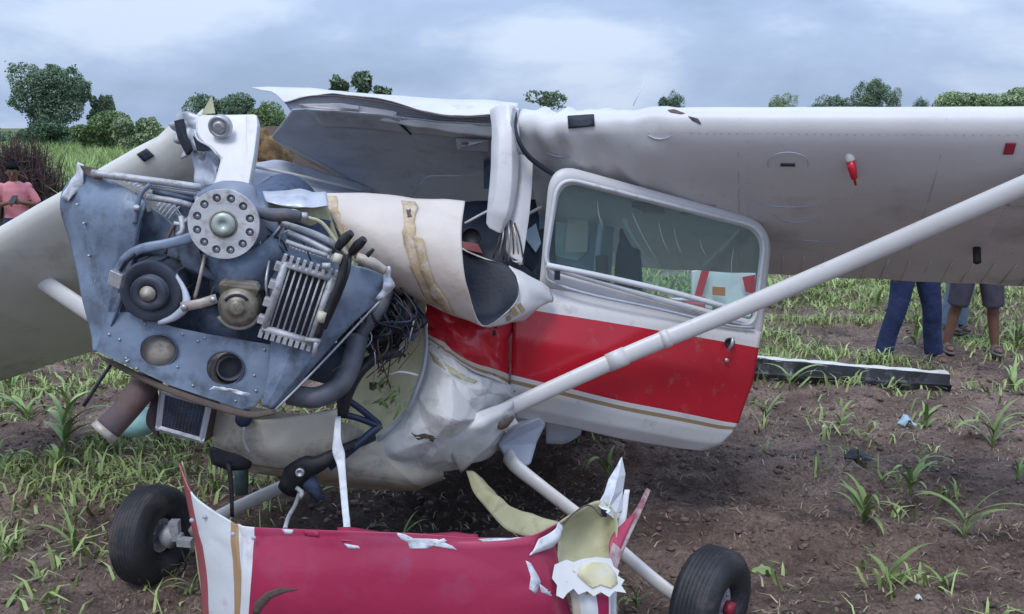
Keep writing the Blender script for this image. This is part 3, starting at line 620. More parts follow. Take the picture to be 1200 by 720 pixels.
b = MB(); g = loft([[(333, 119, 4.42), (372, 109, 4.41), (440, 115, 4.41), (520, 129, 4.41), (606, 132, 4.41)], [(342, 131, 4.43), (400, 131, 4.42), (480, 137, 4.42), (540, 143, 4.41), (606, 149, 4.41)]], 8, 50); b.grid(crumple(g, .008, 9, 144)); b.build('inner_skin', M['alud'], PL, solid=.003)
b = MB(); b.tube([W(334, 121, 4.395), W(372, 112.5, 4.375), W(440, 118.5, 4.325), W(520, 136.5, 4.295), W(580, 136.5, 4.3)], .0035, 5, n=24); b.build('torn_edge', M['brown'], PL)
b = MB(); g = loft([[(350, 122, 4.40), (400, 121, 4.39), (460, 130, 4.37), (465, 131, 4.37)], [(358, 128, 4.41), (400, 130, 4.39), (440, 134, 4.38), (465, 136, 4.37)]], 5, 16, False); b.grid(g); b.build('torn_lip', M['wing'], PL, solid=0.008)
b = MB(); g = loft([[(356, 123, 4.40), (440, 132, 4.38), (510, 143, 4.36), (585, 147, 4.36)], [(362, 131, 4.42), (440, 141, 4.40), (510, 152, 4.38), (585, 162, 4.38)]], 5, 30); b.grid(crumple(g, 0.012, 12, 4)); b.build('spar_cap', M['wing'], PL, solid=0.01)
b = MB(); b.box(W(408, 125, 4.36), Vector((.05, 0, -.006)), Vector((0, .01, 0)), Vector((0, 0, .008))); b.build('label_plate', M['alu'], PL)
b = MB(); g = loft([[(343, 128, 4.41), (332, 143, 4.49), (318, 162, 4.60), (360, 184, 4.75), (430, 222, 5.0)], [(346, 134, 4.5), (334, 150, 4.6), (323, 166, 4.7), (362, 190, 4.85), (430, 227, 5.1)]], 4, 24, False); b.grid(g); b.build('rib', M['wing'], PL, solid=0.004)
b = MB(); b.tube([W(464, 132, 4.37), W(465, 142, 4.39), W(482, 158, 4.42)], 0.005, 6); b.build('skin_joint', M['inner'], PL)
b = MB(); g = loft([[(480, 232, 4.93), (500, 205, 4.83), (600, 206, 4.8)], [(481, 234, 4.93), (501, 207, 4.83), (600, 208, 4.8)]], 3, 14, False); b.grid(g); b.build('stiffener', M['alu'], PL, solid=0.01)
b = MB(); b.plate([(534, 163, 4.44), (572, 165, 4.44), (572, 178, 4.5), (536, 176, 4.5)], [circ(545, 169, 5, 2.6, 4.45)], th=0.006); b.build('mounting_plate', M['alu'], PL)
b = MB(); b.box(W(571, 205, 4.7), Vector((.018, 0, 0)), Vector((0, .02, 0)), Vector((0, 0, .07))); b.build('bracket', M['blued'], PL)
# pieces behind the engine: insulation, lower torn skin
b = MB(); g = loft([[(288, 150, 4.85), (308, 154, 4.85), (335, 178, 4.95)], [(286, 182, 4.8), (318, 190, 4.8), (350, 198, 4.85)], [(298, 198, 4.8), (332, 206, 4.85), (372, 214, 4.95)]], 30, 30); b.grid(facet(crumple(g, 0.05, 9, 6), .035, 6, 5, 9)); b.build('insulation', M['foam'], PL, solid=0.02)
b = MB(); g = loft([[(320, 190, 4.72), (360, 195, 4.8), (440, 222, 5.0)], [(284, 196, 4.6), (340, 204, 4.7), (430, 228, 4.9)], [(286, 226, 4.45), (350, 232, 4.5), (430, 232, 4.8)]], 16, 30); b.grid(crumple(g, 0.02, 6, 8)); b.build('torn_skin', M['alud'], PL, solid=0.006)
b = MB(); b.tube([W(284, 193, 4.56), W(350, 206, 4.6), W(425, 224, 4.85)], 0.008, 6, n=8); b.build('torn_edge', M['wing'], PL)
b = MB(); g = loft([[(276, 170, 4.5), (292, 150, 4.5), (300, 138, 4.5)], [(288, 240, 4.4), (296, 200, 4.45), (303, 160, 4.5)]], 6, 10); b.grid(g); b.build('spar_web', M['brown'], PL, solid=0.01)
# ---- wing root fitting with its round bolt (upper left)
RF0 = [(213, 152, 4.25), (222, 136, 4.22), (240, 134, 4.2), (300, 133, 4.2), (302, 150, 4.18), (296, 220, 4.02), (248, 222, 4.0), (257, 182, 4.1), (242, 172, 4.12), (228, 160, 4.2)]
b = MB(); o_ = [(228, 140), (236, 134), (300, 133), (303, 146), (299, 180), (292, 222), (248, 222), (258, 186), (250, 178), (238, 170), (229, 158)]
b.plate([(x, y, 4.20-.0022*(y-133)) for x, y in o_], th=.05); RT = b.build('wing_root_fitting', M['white'], PL, bevel=.012)
b = MB(); b.plate([(x, y, 4.185-.0022*(y-133)) for x, y in ((288, 135), (301, 135), (302, 147), (298, 180), (291, 220), (283, 220), (289, 180))], th=.012); b.build('folded_edge', M['wing'], RT, bevel=.004)
b = MB(); b.tube([W(256, 184, 4.08), W(246, 172, 4.1), W(232, 164, 4.12), W(228, 152, 4.14)], .006, 6, n=10); b.build('folded_edge', M['alu'], RT)
b = MB(); g = loft([[(205, 141, 4.36), (216, 134, 4.3), (232, 134, 4.22)], [(201, 152, 4.34), (214, 148, 4.26), (230, 150, 4.2)], [(208, 168, 4.34), (222, 166, 4.26), (236, 170, 4.18)], [(218, 182, 4.36), (230, 180, 4.3), (246, 186, 4.2)]], 24, 24)
b.grid(facet(g, 0.035, 4, 5, 14)); b.build('crushed_skin', M['alu'], PL, solid=0.008)
ax = (Vector((-0.1, -1, -0.25))).normalized(); c0 = W(257, 149, 4.10)
b = MB(); b.lathe(c0, ax, [(0, -.03), (.050, -.03), (.050, 0.004), (.046, 0.008), (.036, 0.008), (.036, .002), (.026, .002), (.026, .012), (.018, .016), (0, .012)], 26); b.build('pivot_bolt', M['steel'], RT)
b = MB(); b.plate([(204, 142, 4.24), (211, 140, 4.22), (214, 158, 4.2), (222, 176, 4.18), (218, 182, 4.22), (208, 162, 4.24)], th=.02); b.plate([(226, 160, 4.13), (240, 168, 4.11), (246, 176, 4.10), (231, 177, 4.12)], th=.05); b.build('dark_gap', M['inner'], PL)
b = MB(); b.plate([(236, 134, 4.28), (248, 112, 4.3), (252, 133, 4.28)], th=.006); b.build('torn_shard', M['oliv2'], PL)
b = MB(); g = loft([[(230, 178, 4.28), (246, 180, 4.22), (260, 186, 4.2)], [(232, 222, 4.2), (242, 222, 4.15), (254, 222, 4.1)]], 16, 16); b.grid(facet(g, 0.03, 4, 4, 15)); b.build('crushed_bracket', M['alud'], PL, solid=.01)
b = MB(); b.tube([W(300, 135, 4.3), W(304, 152, 4.3), W(297, 176, 4.28), (W(289, 220, 4.1))], 0.008, 6, n=10); b.build('torn_edge', M['brown'], PL)

# ---- windscreen pillars
b = MB(); g = loft([[(577, 130, 4.3), (584, 125, 4.27), (596, 124, 4.25), (604, 126, 4.28)], [(578, 170, 4.22), (586, 168, 4.17), (599, 170, 4.16), (606, 178, 4.2)], [(574, 230, 4.14), (582, 232, 4.10), (596, 234, 4.10), (600, 236, 4.14)], [(571, 262, 4.12), (575, 268, 4.10), (584, 273, 4.10), (588, 272, 4.12)]], 40, 13, False)
b.grid(facet(g, 0.006, 2, 6, 20)); b.build('windscreen_pillar', M['white'], PL, solid=.012, offset=-1, bevel=.003)
b = MB(); g = loft([[(600, 128, 4.2), (604, 126, 4.17), (610, 128, 4.16)], [(598, 150, 4.2), (603, 150, 4.16), (606, 152, 4.16)], [(602, 176, 4.2), (608, 178, 4.17), (613, 182, 4.18)]], 18, 8); b.grid(facet(g, 0.008, 2, 4, 21)); b.build('pillar_cap', M['alu'], PL, solid=.008)
b = MB(); g = loft([[(607, 184, 4.26), (614, 181, 4.24), (624, 184, 4.25)], [(601, 235, 4.20), (610, 236, 4.18), (620, 238, 4.20)], [(593, 284, 4.14), (602, 296, 4.12), (612, 300, 4.13)], [(603, 306, 4.13), (608, 308, 4.12), (610, 310, 4.13)]], 40, 9, False)
b.grid(facet(g, 0.005, 2, 6, 22)); b.build('windscreen_pillar', M['wing'], PL, solid=.012, offset=-1, bevel=.003)
b = MB(); b.tube([W(606, 128, 4.17), W(604, 148, 4.13), W(609, 168, 4.11), W(622, 186, 4.14), W(648, 204, 4.2), W(668, 212, 4.3)], [.006, .012, .02, .024, .02, .01], 8, n=20, flat=.5); b.build('joint_gap', M['inner'], PL)
for k in range(7):
    b = MB(); b.tube([W(588+k*2.5, 262+rnd.uniform(-4, 4), 4.14), W(585+k*4, 280, 4.1), W(578+k*6, 305+rnd.uniform(-4, 6), 4.12)], 0.004, 5, n=8); b.build('frayed_cable', M['steel'] if k % 2 else M['brown'], PL)

# ---- cabin interior seen between roof and nose
b = MB(); g = loft([[(535, 238, 4.75), (580, 238, 4.8), (650, 236, 4.85)], [(530, 290, 4.6), (580, 300, 4.6), (650, 330, 4.6)], [(520, 360, 4.5), (580, 380, 4.5), (650, 395, 4.55)]], 14, 20); b.grid(crumple(g, 0.05, 6, 25)); b.build('instrument_panel', M['cabin'], PL, solid=.03)
b = MB(); b.lathe(W(552, 278, 4.52), Vector((0, -1, .1)), [(0, 0), (.045, 0), (.05, .02), (.042, .02), (.042, .01), (0, .01)], 20); b.build('gauge', M['dark'], PL)
b = MB(); b.tube([W(545, 262, 4.5), W(575, 246, 4.5), W(590, 243, 4.55)], 0.007, 6, n=8); b.build('windscreen_frame', M['white'], PL)
b = MB(); b.tube([W(617, 252, 4.35), W(634, 243, 4.4)], 0.008, 6); b.build('windscreen_frame', M['white'], PL)
b = MB(); b.plate([(541, 283, 4.46), (560, 286, 4.46), (566, 297, 4.44), (543, 292, 4.44)], th=.01); b.build('red_placard', mat('dull_red_placard', (.2, .03, .04), .5), PL)
b = MB(); b.plate([(612, 275, 4.36), (628, 262, 4.38), (634, 285, 4.38), (628, 296, 4.36)], th=.006); b.build('blue_film', mat('pale_blue_film', (.42, .52, .6), .4), PL)
b = MB(); b.plate([(618, 268, 4.4), (635, 300, 4.4), (625, 318, 4.36), (607, 302, 4.34)], th=.02); b.build('trim_panel', M['cabin'], PL)
# far cabin side seen through the door window
b = MB(); b.plate([(632, 200, 4.75), (722, 214, 4.75), (716, 330, 4.70), (700, 360, 4.70), (632, 350, 4.70)], [[(646, 240, 4.74), (656, 234, 4.74), (682, 240, 4.74), (694, 252, 4.74), (690, 296, 4.72), (676, 306, 4.72), (650, 300, 4.72)]], th=.03); b.build('far_cabin_side', mat('grey_cabin_side', (.20, .26, .30), .6), PL)
b = MB(); b.plate([(644, 238, 4.77), (696, 244, 4.77), (692, 308, 4.77), (646, 304, 4.77)], th=.005); b.build('window_pane', mat('sky_bright_pane', (.74, .86, .84), .3, 0, .12, 9), PL)  # opaque pane, the brightness of the sky behind it put into its colour
b = MB(); b.plate([(666, 250, 4.71), (690, 246, 4.71), (688, 296, 4.71), (662, 296, 4.71)], th=.01); b.build('trim_piece', M['beige'], PL)
b = MB(); b.tube([W(700, 216, 4.65), W(705, 250, 4.65), W(700, 300, 4.60), W(696, 350, 4.60)], .016, 8, n=10); b.build('cabin_post', M['alud'], PL)
b = MB(); b.tube([W(727, 240, 4.60), W(735, 268, 4.60), W(752, 295, 4.62), (W(762, 306, 4.62))], [.012, .012, .006, .003], 8, n=10); b.build('torn_trim', M['wing'], PL)
b = MB(); g = loft([[(728, 268, 4.60), (736, 290, 4.60), (744, 296, 4.60)], [(724, 300, 4.58), (736, 300, 4.55), (748, 302, 4.58)], [(722, 350, 4.55), (736, 352, 4.50), (750, 354, 4.55)]], 10, 10); b.grid(g); b.build('seat_back', mat('navy_seat_cloth', (.02, .03, .07), .9), PL, solid=.04)
b = MB(); b.tube([W(705, 300, 4.50), W(706, 350, 4.45)], .03, 8); b.tube([W(690, 335, 4.50), W(765, 352, 4.45)], .02, 8); b.build('seat_frame', M['rust'], PL)

# ---- curled cowl skin lying over the nose
b = MB(); g = loft([[(383, 227, 3.80), (384, 244, 3.72), (392, 262, 3.68), (405, 285, 3.66), (428, 318, 3.70), (462, 345, 3.85), (450, 300, 4.0), (420, 262, 4.0)],
                    [(420, 227, 3.80), (424, 250, 3.68), (430, 274, 3.62), (444, 304, 3.62), (466, 338, 3.70), (495, 352, 3.86), (490, 310, 4.0), (455, 265, 4.02)],
                    [(470, 230, 3.82), (472, 258, 3.66), (476, 286, 3.60), (488, 322, 3.60), (508, 358, 3.70), (540, 366, 3.88), (530, 318, 4.0), (500, 275, 4.04)],
                    [(512, 233, 3.84), (510, 262, 3.66), (512, 292, 3.58), (520, 332, 3.58), (538, 372, 3.68), (580, 368, 3.86), (560, 315, 4.0), (532, 285, 4.04)],
                    [(545, 236, 3.86), (541, 268, 3.66), (542, 300, 3.58), (548, 340, 3.57), (566, 384, 3.68), (608, 352, 3.86), (596, 314, 3.98), (548, 295, 4.0)]], 50, 70)
b.grid(facet(crumple(g, 0.008, 5, 30), .007, 4, 5, 31, .1)); CU = b.build('curled_cowl_skin', M['beige'], PL, solid=.007, offset=-1, inner=M['inner'])
if 1:
    def band(name, c0, c1, m, lift=0.004):
        """strip of sealant following the curled skin between two row positions"""
        bb = MB(); rows = []
        for k in range(16):
            j = int(2+k/15*40); i0 = c0(k/15); i1 = c1(k/15)
            row = []
            for q in range(5):
                i = i0+(i1-i0)*q/4; ii = min(int(i), 48); fr = i-ii
                row.append(g[ii][j].lerp(g[ii+1][j], fr)+Vector((0, -lift-0.004, 0.002)))
            rows.append(row)
        bb.grid(crumple(rows, 0.006, 40, 33)); bb.build(name, m, CU, solid=.003)
    band('sealant_strip', lambda t: 25-2*t+rnd.uniform(-.6, .6), lambda t: 29.5-1*t+rnd.uniform(-.8, .8), M['orange'])
    band('sealant_strip', lambda t: 0.2, lambda t: 4+rnd.uniform(-.5, .5), M['orange'])
drape(CU, 'rust_stain', [(474, 238), (486, 240), (484, 252), (476, 256)], M['orange'], .008, .001)
drape(CU, 'dark_mark', [(476, 246), (484, 244), (485, 254), (478, 255)], M['brown'], .010, .001)
drape(CU, 'sealant_patch', [(484, 276), (496, 280), (500, 300), (508, 330), (524, 352), (532, 368), (522, 366), (506, 350), (494, 320), (488, 296)], M['orange'], .010, .001)
b = MB(); g = loft([[(596, 312, 4.0), (620, 325, 4.02), (645, 338, 4.08)], [(606, 330, 3.94), (622, 338, 3.97), (648, 350, 4.06)], [(598, 362, 3.85), (612, 365, 3.9), (640, 356, 4.05)], [(570, 384, 3.72), (590, 382, 3.82), (612, 376, 3.98)]], 18, 16)
b.grid(facet(g, 0.010, 4, 4, 35)); b.build('cowl_flap', M['wing'], PL, solid=.006)
for (x0, y0) in ((598, 362), (606, 358), (590, 368)): b = MB(); b.plate([(x0, y0, 3.80), (x0+4, y0-3, 3.82), (x0+10, y0+6, 3.84), (x0+6, y0+9, 3.82)], th=.003); b.build('gold_tick', mat('gold_tick_paint', GOLD, .4), PL)

# ---- nose side, belly, firewall
b = MB(); g = loft([[(497, 352, 3.92), (520, 362, 3.88), (550, 372, 3.88), (575, 368, 3.95), (606, 350, 4.12)],
                    [(499, 364, 3.90), (522, 376, 3.84), (550, 388, 3.84), (578, 385, 3.92), (605, 378, 4.13)],
                    [(500, 375, 3.90), (524, 390, 3.83), (552, 404, 3.83), (580, 408, 3.93), (604, 404, 4.14)],
                    [(501, 388, 3.90), (526, 403, 3.84), (554, 420, 3.85), (582, 430, 3.95), (602, 436, 4.14)],
                    [(501, 400, 3.90), (527, 415, 3.86), (555, 434, 3.88), (583, 446, 3.98), (600, 456, 4.14)]], 60, 50)
b.grid(facet(facet(g, 0.020, 5, 3, 43, .0), .006, 9, 5, 44, .0), 0, False); NS = b.build('nose_side_panel', M['side'], PL, solid=.005)
b = MB(); g = loft([[(500, 398, 3.90), (527, 414, 3.86), (555, 432, 3.88), (583, 444, 3.98), (604, 452, 4.12)],
                    [(499, 425, 3.90), (524, 440, 3.80), (552, 455, 3.80), (580, 462, 3.92), (612, 475, 4.14)],
                    [(486, 465, 3.86), (515, 480, 3.76), (546, 490, 3.80), (574, 486, 3.95), (600, 492, 4.16)],
                    [(462, 505, 3.86), (498, 515, 3.78), (530, 522, 3.82), (560, 520, 3.98), (590, 512, 4.18)],
                    [(430, 530, 3.90), (480, 556, 3.85), (520, 560, 3.92), (548, 548, 4.05), (572, 530, 4.2)]], 70, 70)
b.grid(facet(facet(crumple(g, .02, 4, 3), 0.040, 3, 4, 47, .0), .011, 8, 9, 12, .0), 0, False); CN = b.build('crumpled_nose_skin', M['crum'], PL, solid=.005)
b = MB(); g = loft([[(255, 470, 3.72), (320, 482, 3.62), (390, 492, 3.68), (450, 512, 3.86), (520, 520, 3.96)],
                    [(256, 500, 3.72), (320, 520, 3.60), (395, 530, 3.66), (455, 535, 3.84), (520, 540, 3.94)],
                    [(258, 530, 3.85), (322, 545, 3.70), (398, 558, 3.74), (460, 565, 3.86), (520, 560, 4.0)],
                    [(265, 545, 4.05), (325, 556, 3.95), (400, 568, 3.95), (465, 573, 4.05), (522, 562, 4.2)]], 40, 70)
b.grid(facet(g, 0.020, 7, 3, 42, .05), 0, False); b.build('belly_skin', M['belly'], PL, solid=.005)
b = MB(); g = loft([[(470, 350, 3.98), (490, 352, 3.94), (500, 355, 3.92)], [(430, 395, 4.02), (470, 395, 4.04), (499, 400, 3.91)], [(415, 440, 4.0), (460, 440, 4.06), (496, 440, 3.90)], [(410, 480, 3.96), (450, 480, 4.02), (478, 482, 3.87)], [(405, 515, 3.9), (430, 520, 3.92), (450, 515, 3.88)]], 30, 24)
b.grid(crumple(g, 0.02, 9, 43)); FW = b.build('firewall', M['firewall'], PL, solid=.006)
bw = surf(FW)
for k in range(16):
    x, y, q = rnd.uniform(436, 488), rnd.uniform(400, 500), rnd.uniform(2, 5.5)
    drape(FW, 'mud_spot', [(x+q*math.cos(a)*rnd.uniform(.5, 1.6), y+q*.8*math.sin(a)*rnd.uniform(.5, 1.5)) for a in [k2*.8 for k2 in range(8)]], M['brown'], .003, .001, PL, bw, 3)
b = MB(); b.tube([W(488, 352, 3.88), W(497, 375, 3.86), W(499, 410, 3.85), W(492, 445, 3.83), W(476, 482, 3.81), W(455, 505, 3.82), W(425, 528, 3.82)], .012, 8, n=26, flat=.5); b.build('firewall_flange', M['alu'], PL)
b = MB(); b.tube([W(480, 356, 3.84), W(486, 385, 3.82), (W(483, 400, 3.83))], [.03, .025, .006], 8, n=8, flat=.3); b.build('torn_flange', M['blue'], PL)
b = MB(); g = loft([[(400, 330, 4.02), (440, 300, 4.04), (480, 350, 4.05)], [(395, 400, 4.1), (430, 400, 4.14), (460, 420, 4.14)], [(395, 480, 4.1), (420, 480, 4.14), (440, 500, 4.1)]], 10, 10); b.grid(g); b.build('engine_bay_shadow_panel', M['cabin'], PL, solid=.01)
# torn crack and dent details on the nose skin
bn = surf(CN)
drape(CN, 'torn_crack', [(481, 507), (488, 510), (498, 508), (508, 511), (522, 512), (528, 520), (531, 532), (539, 546), (534, 545), (527, 534), (524, 522), (516, 517), (508, 519), (498, 514), (490, 516)], M['brown'], .003, .001, PL, bn, 3)
drape(CN, 'torn_crack', [(570, 475), (582, 472), (592, 477), (580, 477)], M['brown'], .003, .001, PL, bn, 3)
drape(CN, 'scraped_edge', [(503, 412), (512, 418), (528, 430), (545, 440), (560, 447), (556, 450), (540, 445), (522, 434), (508, 424)], M['oliv2'], .003, .001, PL, bn, 3)
for (x, y, q) in ((478, 470, 5), (505, 492, 4), (540, 505, 6), (470, 522, 7), (498, 535, 6), (528, 545, 5), (515, 470, 3), (556, 498, 4), (492, 448, 3), (455, 540, 8)):
    drape(CN, 'mud_spot', [(x+q*math.cos(a)*rnd.uniform(.5, 1.5), y+q*.6*math.sin(a)*rnd.uniform(.5, 1.4)) for a in [k*.7 for k in range(9)]], M['belly'], .002, .0006, PL, bn, 3)
bs = surf(NS)
drape(NS, 'torn_hole', [(577, 384), (584, 379), (592, 380), (600, 385), (596, 392), (597, 400), (590, 398), (586, 404), (582, 396), (576, 392)], M['inner'], .003, .001, PL, bs, 3)
drape(NS, 'torn_crack', [(588, 400), (591, 401), (587, 418), (581, 440), (577, 452), (575, 451), (580, 430), (585, 412)], M['inner'], .003, .001, PL, bs, 3)
for k in range(10): # rivets of the nose edge
    t = k/9; p = W(503+100*t, 404+56*t-8*math.sin(t*3), 3.86+0.0*t+0.24*t*t); b = MB(); b.ball(p, Vector((.004, 0, 0)), Vector((0, .004, 0)), Vector((0, 0, .004)), 6); b.build('rivet', M['brown'], PL)
# fuselage lower side under the door, dark belly going back, broken tail boom
b = MB(); g = loft([[(604, 345, 4.35), (606, 400, 4.3), (604, 450, 4.25), (600, 500, 4.25), (575, 530, 4.25)],
                    [(640, 345, 4.9), (650, 400, 4.9), (650, 450, 4.85), (640, 490, 4.8), (600, 522, 4.7)],
                    [(700, 365, 5.6), (712, 400, 5.6), (712, 440, 5.6), (700, 475, 5.5), (660, 490, 5.4)],
                    [(790, 372, 6.5), (800, 392, 6.4), (800, 415, 6.4), (795, 440, 6.4), (770, 452, 6.4)]], 24, 18); b.grid(crumple(g, 0.015, 4, 45)); b.build('fuselage_side', M['wing'], PL, solid=.006)
b = MB(); g = loft([[(575, 530, 4.25), (540, 540, 4.35), (450, 540, 4.5), (420, 500, 4.6), (430, 420, 4.7)], [(600, 522, 4.7), (580, 515, 4.9), (500, 510, 5.1), (480, 470, 5.2), (480, 400, 5.2)],
                    [(660, 490, 5.4), (640, 482, 5.6), (580, 475, 5.8), (560, 440, 5.8), (570, 390, 5.8)], [(770, 452, 6.4), (750, 448, 6.5), (710, 440, 6.6), (700, 420, 6.6), (700, 385, 6.6)]], 24, 18); b.grid(g); b.build('fuselage_belly', M['belly'], PL, solid=.006)
b = MB(); g = loft([[(640, 488, 4.55), (664, 488, 4.6), (684, 492, 4.65)], [(640, 520, 4.5), (662, 520, 4.55), (680, 510, 4.6)]], 6, 8); b.grid(g); b.build('step_fairing', M['alud'], PL, solid=.01)
# tail fin and tailplane, crumpled behind the door
b = MB(); b.plate([(812, 318, 6.6), (838, 315, 6.62), (886, 318, 6.65), (884, 372, 6.6), (812, 372, 6.58)], th=.05); FN = b.build('tail_fin', M['aqua'] if 0 else mat('tail_white_paint', (.74, .74, .74), .4), PL, bevel=.01)
b = MB(); b.plate([(822, 318, 6.56), (832, 316, 6.56), (822, 350, 6.53), (813, 350, 6.53)], th=.006); b.build('red_stripe', M['red'], FN)
b = MB(); b.plate([(835, 336, 6.545), (850, 337, 6.545), (850, 347, 6.54), (835, 346, 6.54)], th=.006); b.build('orange_mark', mat('orange_paint', (.5, .16, .04), .5), FN)
b = MB(); b.plate([(835, 355, 6.535), (850, 356, 6.535), (850, 365, 6.53), (835, 364, 6.53)], th=.006); b.build('green_mark', mat('green_paint', (.02, .15, .07), .5), FN)
b = MB(); b.plate([(870, 325, 6.57), (885, 322, 6.57), (884, 345, 6.56), (874, 342, 6.56)], th=.006); b.build('red_stripe', M['red'], FN)
b = MB(); g = loft([[(768, 351, 6.1), (795, 350, 6.15), (826, 350, 6.2)], [(770, 360, 5.95), (795, 362, 6.0), (826, 362, 6.05)]], 5, 10); b.grid(g); b.build('tailplane', M['red'], PL, solid=.03)
b = MB(); b.tube([W(770, 351, 6.0), W(826, 352, 6.05)], .012, 6); b.build('tailplane_edge', M['rubw'], PL)

# ---- open cabin door on the right
b = MB(); rowsd = [
 [(603, 333, 4.17), (660, 343, 4.2), (730, 357, 4.25), (800, 372, 4.31), (850, 382, 4.36), (890, 392, 4.4)],
 [(601, 352, 4.13), (660, 361, 4.16), (730, 372, 4.21), (800, 383, 4.28), (850, 391, 4.34), (887, 397, 4.38)],
 [(600, 395, 4.10), (660, 405, 4.13), (730, 417, 4.18), (800, 430, 4.26), (845, 438, 4.32), (879, 446, 4.36)],
 [(599, 436, 4.12), (660, 451, 4.14), (730, 468, 4.19), (800, 482, 4.27), (835, 489, 4.32), (861, 494, 4.35)],
 [(598, 450, 4.13), (660, 465, 4.15), (730, 482, 4.20), (798, 496, 4.28), (832, 502, 4.33), (855, 504, 4.35)],
 [(600, 470, 4.16), (660, 482, 4.18), (730, 496, 4.22), (795, 509, 4.30), (825, 514, 4.34), (843, 514, 4.36)],
 [(604, 484, 4.20), (660, 494, 4.22), (725, 508, 4.26), (780, 518, 4.33), (812, 522, 4.36), (826, 522, 4.38)]]
g = loft(rowsd, 61, 50, True, False); b.grid(facet(crumple(g, 0.008, 3, 50), .004, 4, 3, 51, .1)); DR = b.build('door', M['door'], PL, solid=.03, offset=-1, label='red and white cabin door standing open beside the nose')
def rr(pts, n=8, k=0.22):
    """closed loop with rounded corners through corner points"""
    m = len(pts); res = []
    P = VW(pts)
    for i in range(m):
        a, c, d = P[i-1], P[i], P[(i+1) % m]; r = k[i] if isinstance(k, (list, tuple)) else k
        s0 = c+(a-c).normalized()*r; s1 = c+(d-c).normalized()*r
        for q in range(n+1):
            t = q/n; res.append(s0*(1-t)**2+c*2*t*(1-t)+s1*t*t)
    return res
def fr_y(x, y): return 4.16+0.24*(x-640)/260.0
FRo = [(645, 190, fr_y(645, 0)), (906, 262, fr_y(906, 0)), (893, 395, fr_y(893, 0)), (632, 338, fr_y(632, 0))]
FRi = [(657, 212, fr_y(657, 0)), (894, 272, fr_y(894, 0)), (882, 376, fr_y(882, 0)), (641, 314, fr_y(641, 0))]
ro = rr(FRo, 8, [.14, .16, .03, .03]); ri = rr(FRi, 8, [.10, .12, .03, .07])
b = MB(); nF = len(ro); dn = Vector((0, 1, 0))
def ringprof(b, ro, ri, d0, th, mi=0):
    rows = [[p+dn*(d0+th) for p in ro], [p+dn*d0 for p in ro], [(p*.5+q*.5)+dn*(d0-0.012) for p, q in zip(ro, ri)], [q+dn*d0 for q in ri], [q+dn*(d0+th) for q in ri], [p+dn*(d0+th) for p in ro]]
    b.grid(rows, mi, True, True)
ringprof(b, ro, ri, 0, .04); b.build('window_frame', M['wing'], DR)
FS = [(652, 206, 0), (899, 268, 0), (868, 404 if 0 else 372, 0), (640, 316, 0)]
b = MB(); lp = rr([(654, 207, fr_y(654, 0)-.03), (898, 268, fr_y(898, 0)-.03), (884, 384, fr_y(884, 0)-.03), (637, 313, fr_y(637, 0)-.03)], 8, [.10, .12, .08, .07])
b.tube(lp+[lp[0]], .0095, 8, cap=False); b.build('window_seal', M['rubw'], DR)
b = MB(); b.tube([W(640, 311, 4.10), W(700, 323, 4.14), W(780, 341, 4.2), W(850, 360, 4.28), W(872, 368, 4.32)], .014, 8, n=14); b.build('window_sash', M['rubw'], DR)
b = MB(); b.tube([W(641, 318, 4.13), W(645, 330, 4.12), W(690, 345, 4.14), W(770, 362, 4.2), W(850, 381, 4.3), W(884, 384, 4.34)], .007, 8, n=20); b.build('lower_seal', M['alud'], DR)
b = MB(); b.plate([(655, 210, fr_y(655, 0)+.012), (896, 271, fr_y(896, 0)+.012), (884, 386, fr_y(884, 0)+.012), (640, 330, fr_y(640, 0)+.012)], th=.003); b.build('window_pane', M['glass'], DR)
for (x0, y0, x1, y1) in ((772, 262, 784, 296), (790, 268, 800, 300), (741, 250, 770, 306), (820, 280, 829, 302), (860, 290, 858, 330), (700, 236, 708, 270)):
    b = MB(); b.tube([W(x0, y0, fr_y(x0, 0)+.008), W((x0+x1)/2-2, (y0+y1)/2, fr_y((x0+x1)/2, 0)+.008), W(x1, y1, fr_y(x1, 0)+.008)], [.0004, .0012, .0004], 4, n=6); b.build('scratch', M['rubw'], DR)
b = MB(); b.box(W(653, 323, 4.10), Vector((.013, 0, 0)), Vector((0, .008, 0)), Vector((0, 0, .02))); b.build('window_catch', M['inner'], DR)
b = MB(); b.lathe(W(855, 402, 4.30), Vector((-.1, -1, 0)), [(0, 0), (.026, 0), (.024, .005), (.018, .005), (.016, .002), (0, .002)], 18); h0 = b.build('handle_recess', M['inner'], DR)
b = MB(); b.tube([W(859, 395, 4.27), W(858, 404, 4.265), W(853, 411, 4.27)], [.007, .009, .006], 8); b.build('handle', M['steel'], DR)
b = MB(); b.lathe(W(851, 422, 4.29), Vector((0, -1, 0)), [(0, 0), (.011, 0), (.01, .012), (0, .012)], 12); b.build('lock', M['steel'], DR)
b = MB(); b.box(W(749, 206, 4.5), Vector((.014, 0, .0)), Vector((0, .02, 0)), Vector((0.004, 0, .035))); b.build('door_bracket', M['brown'], PL)

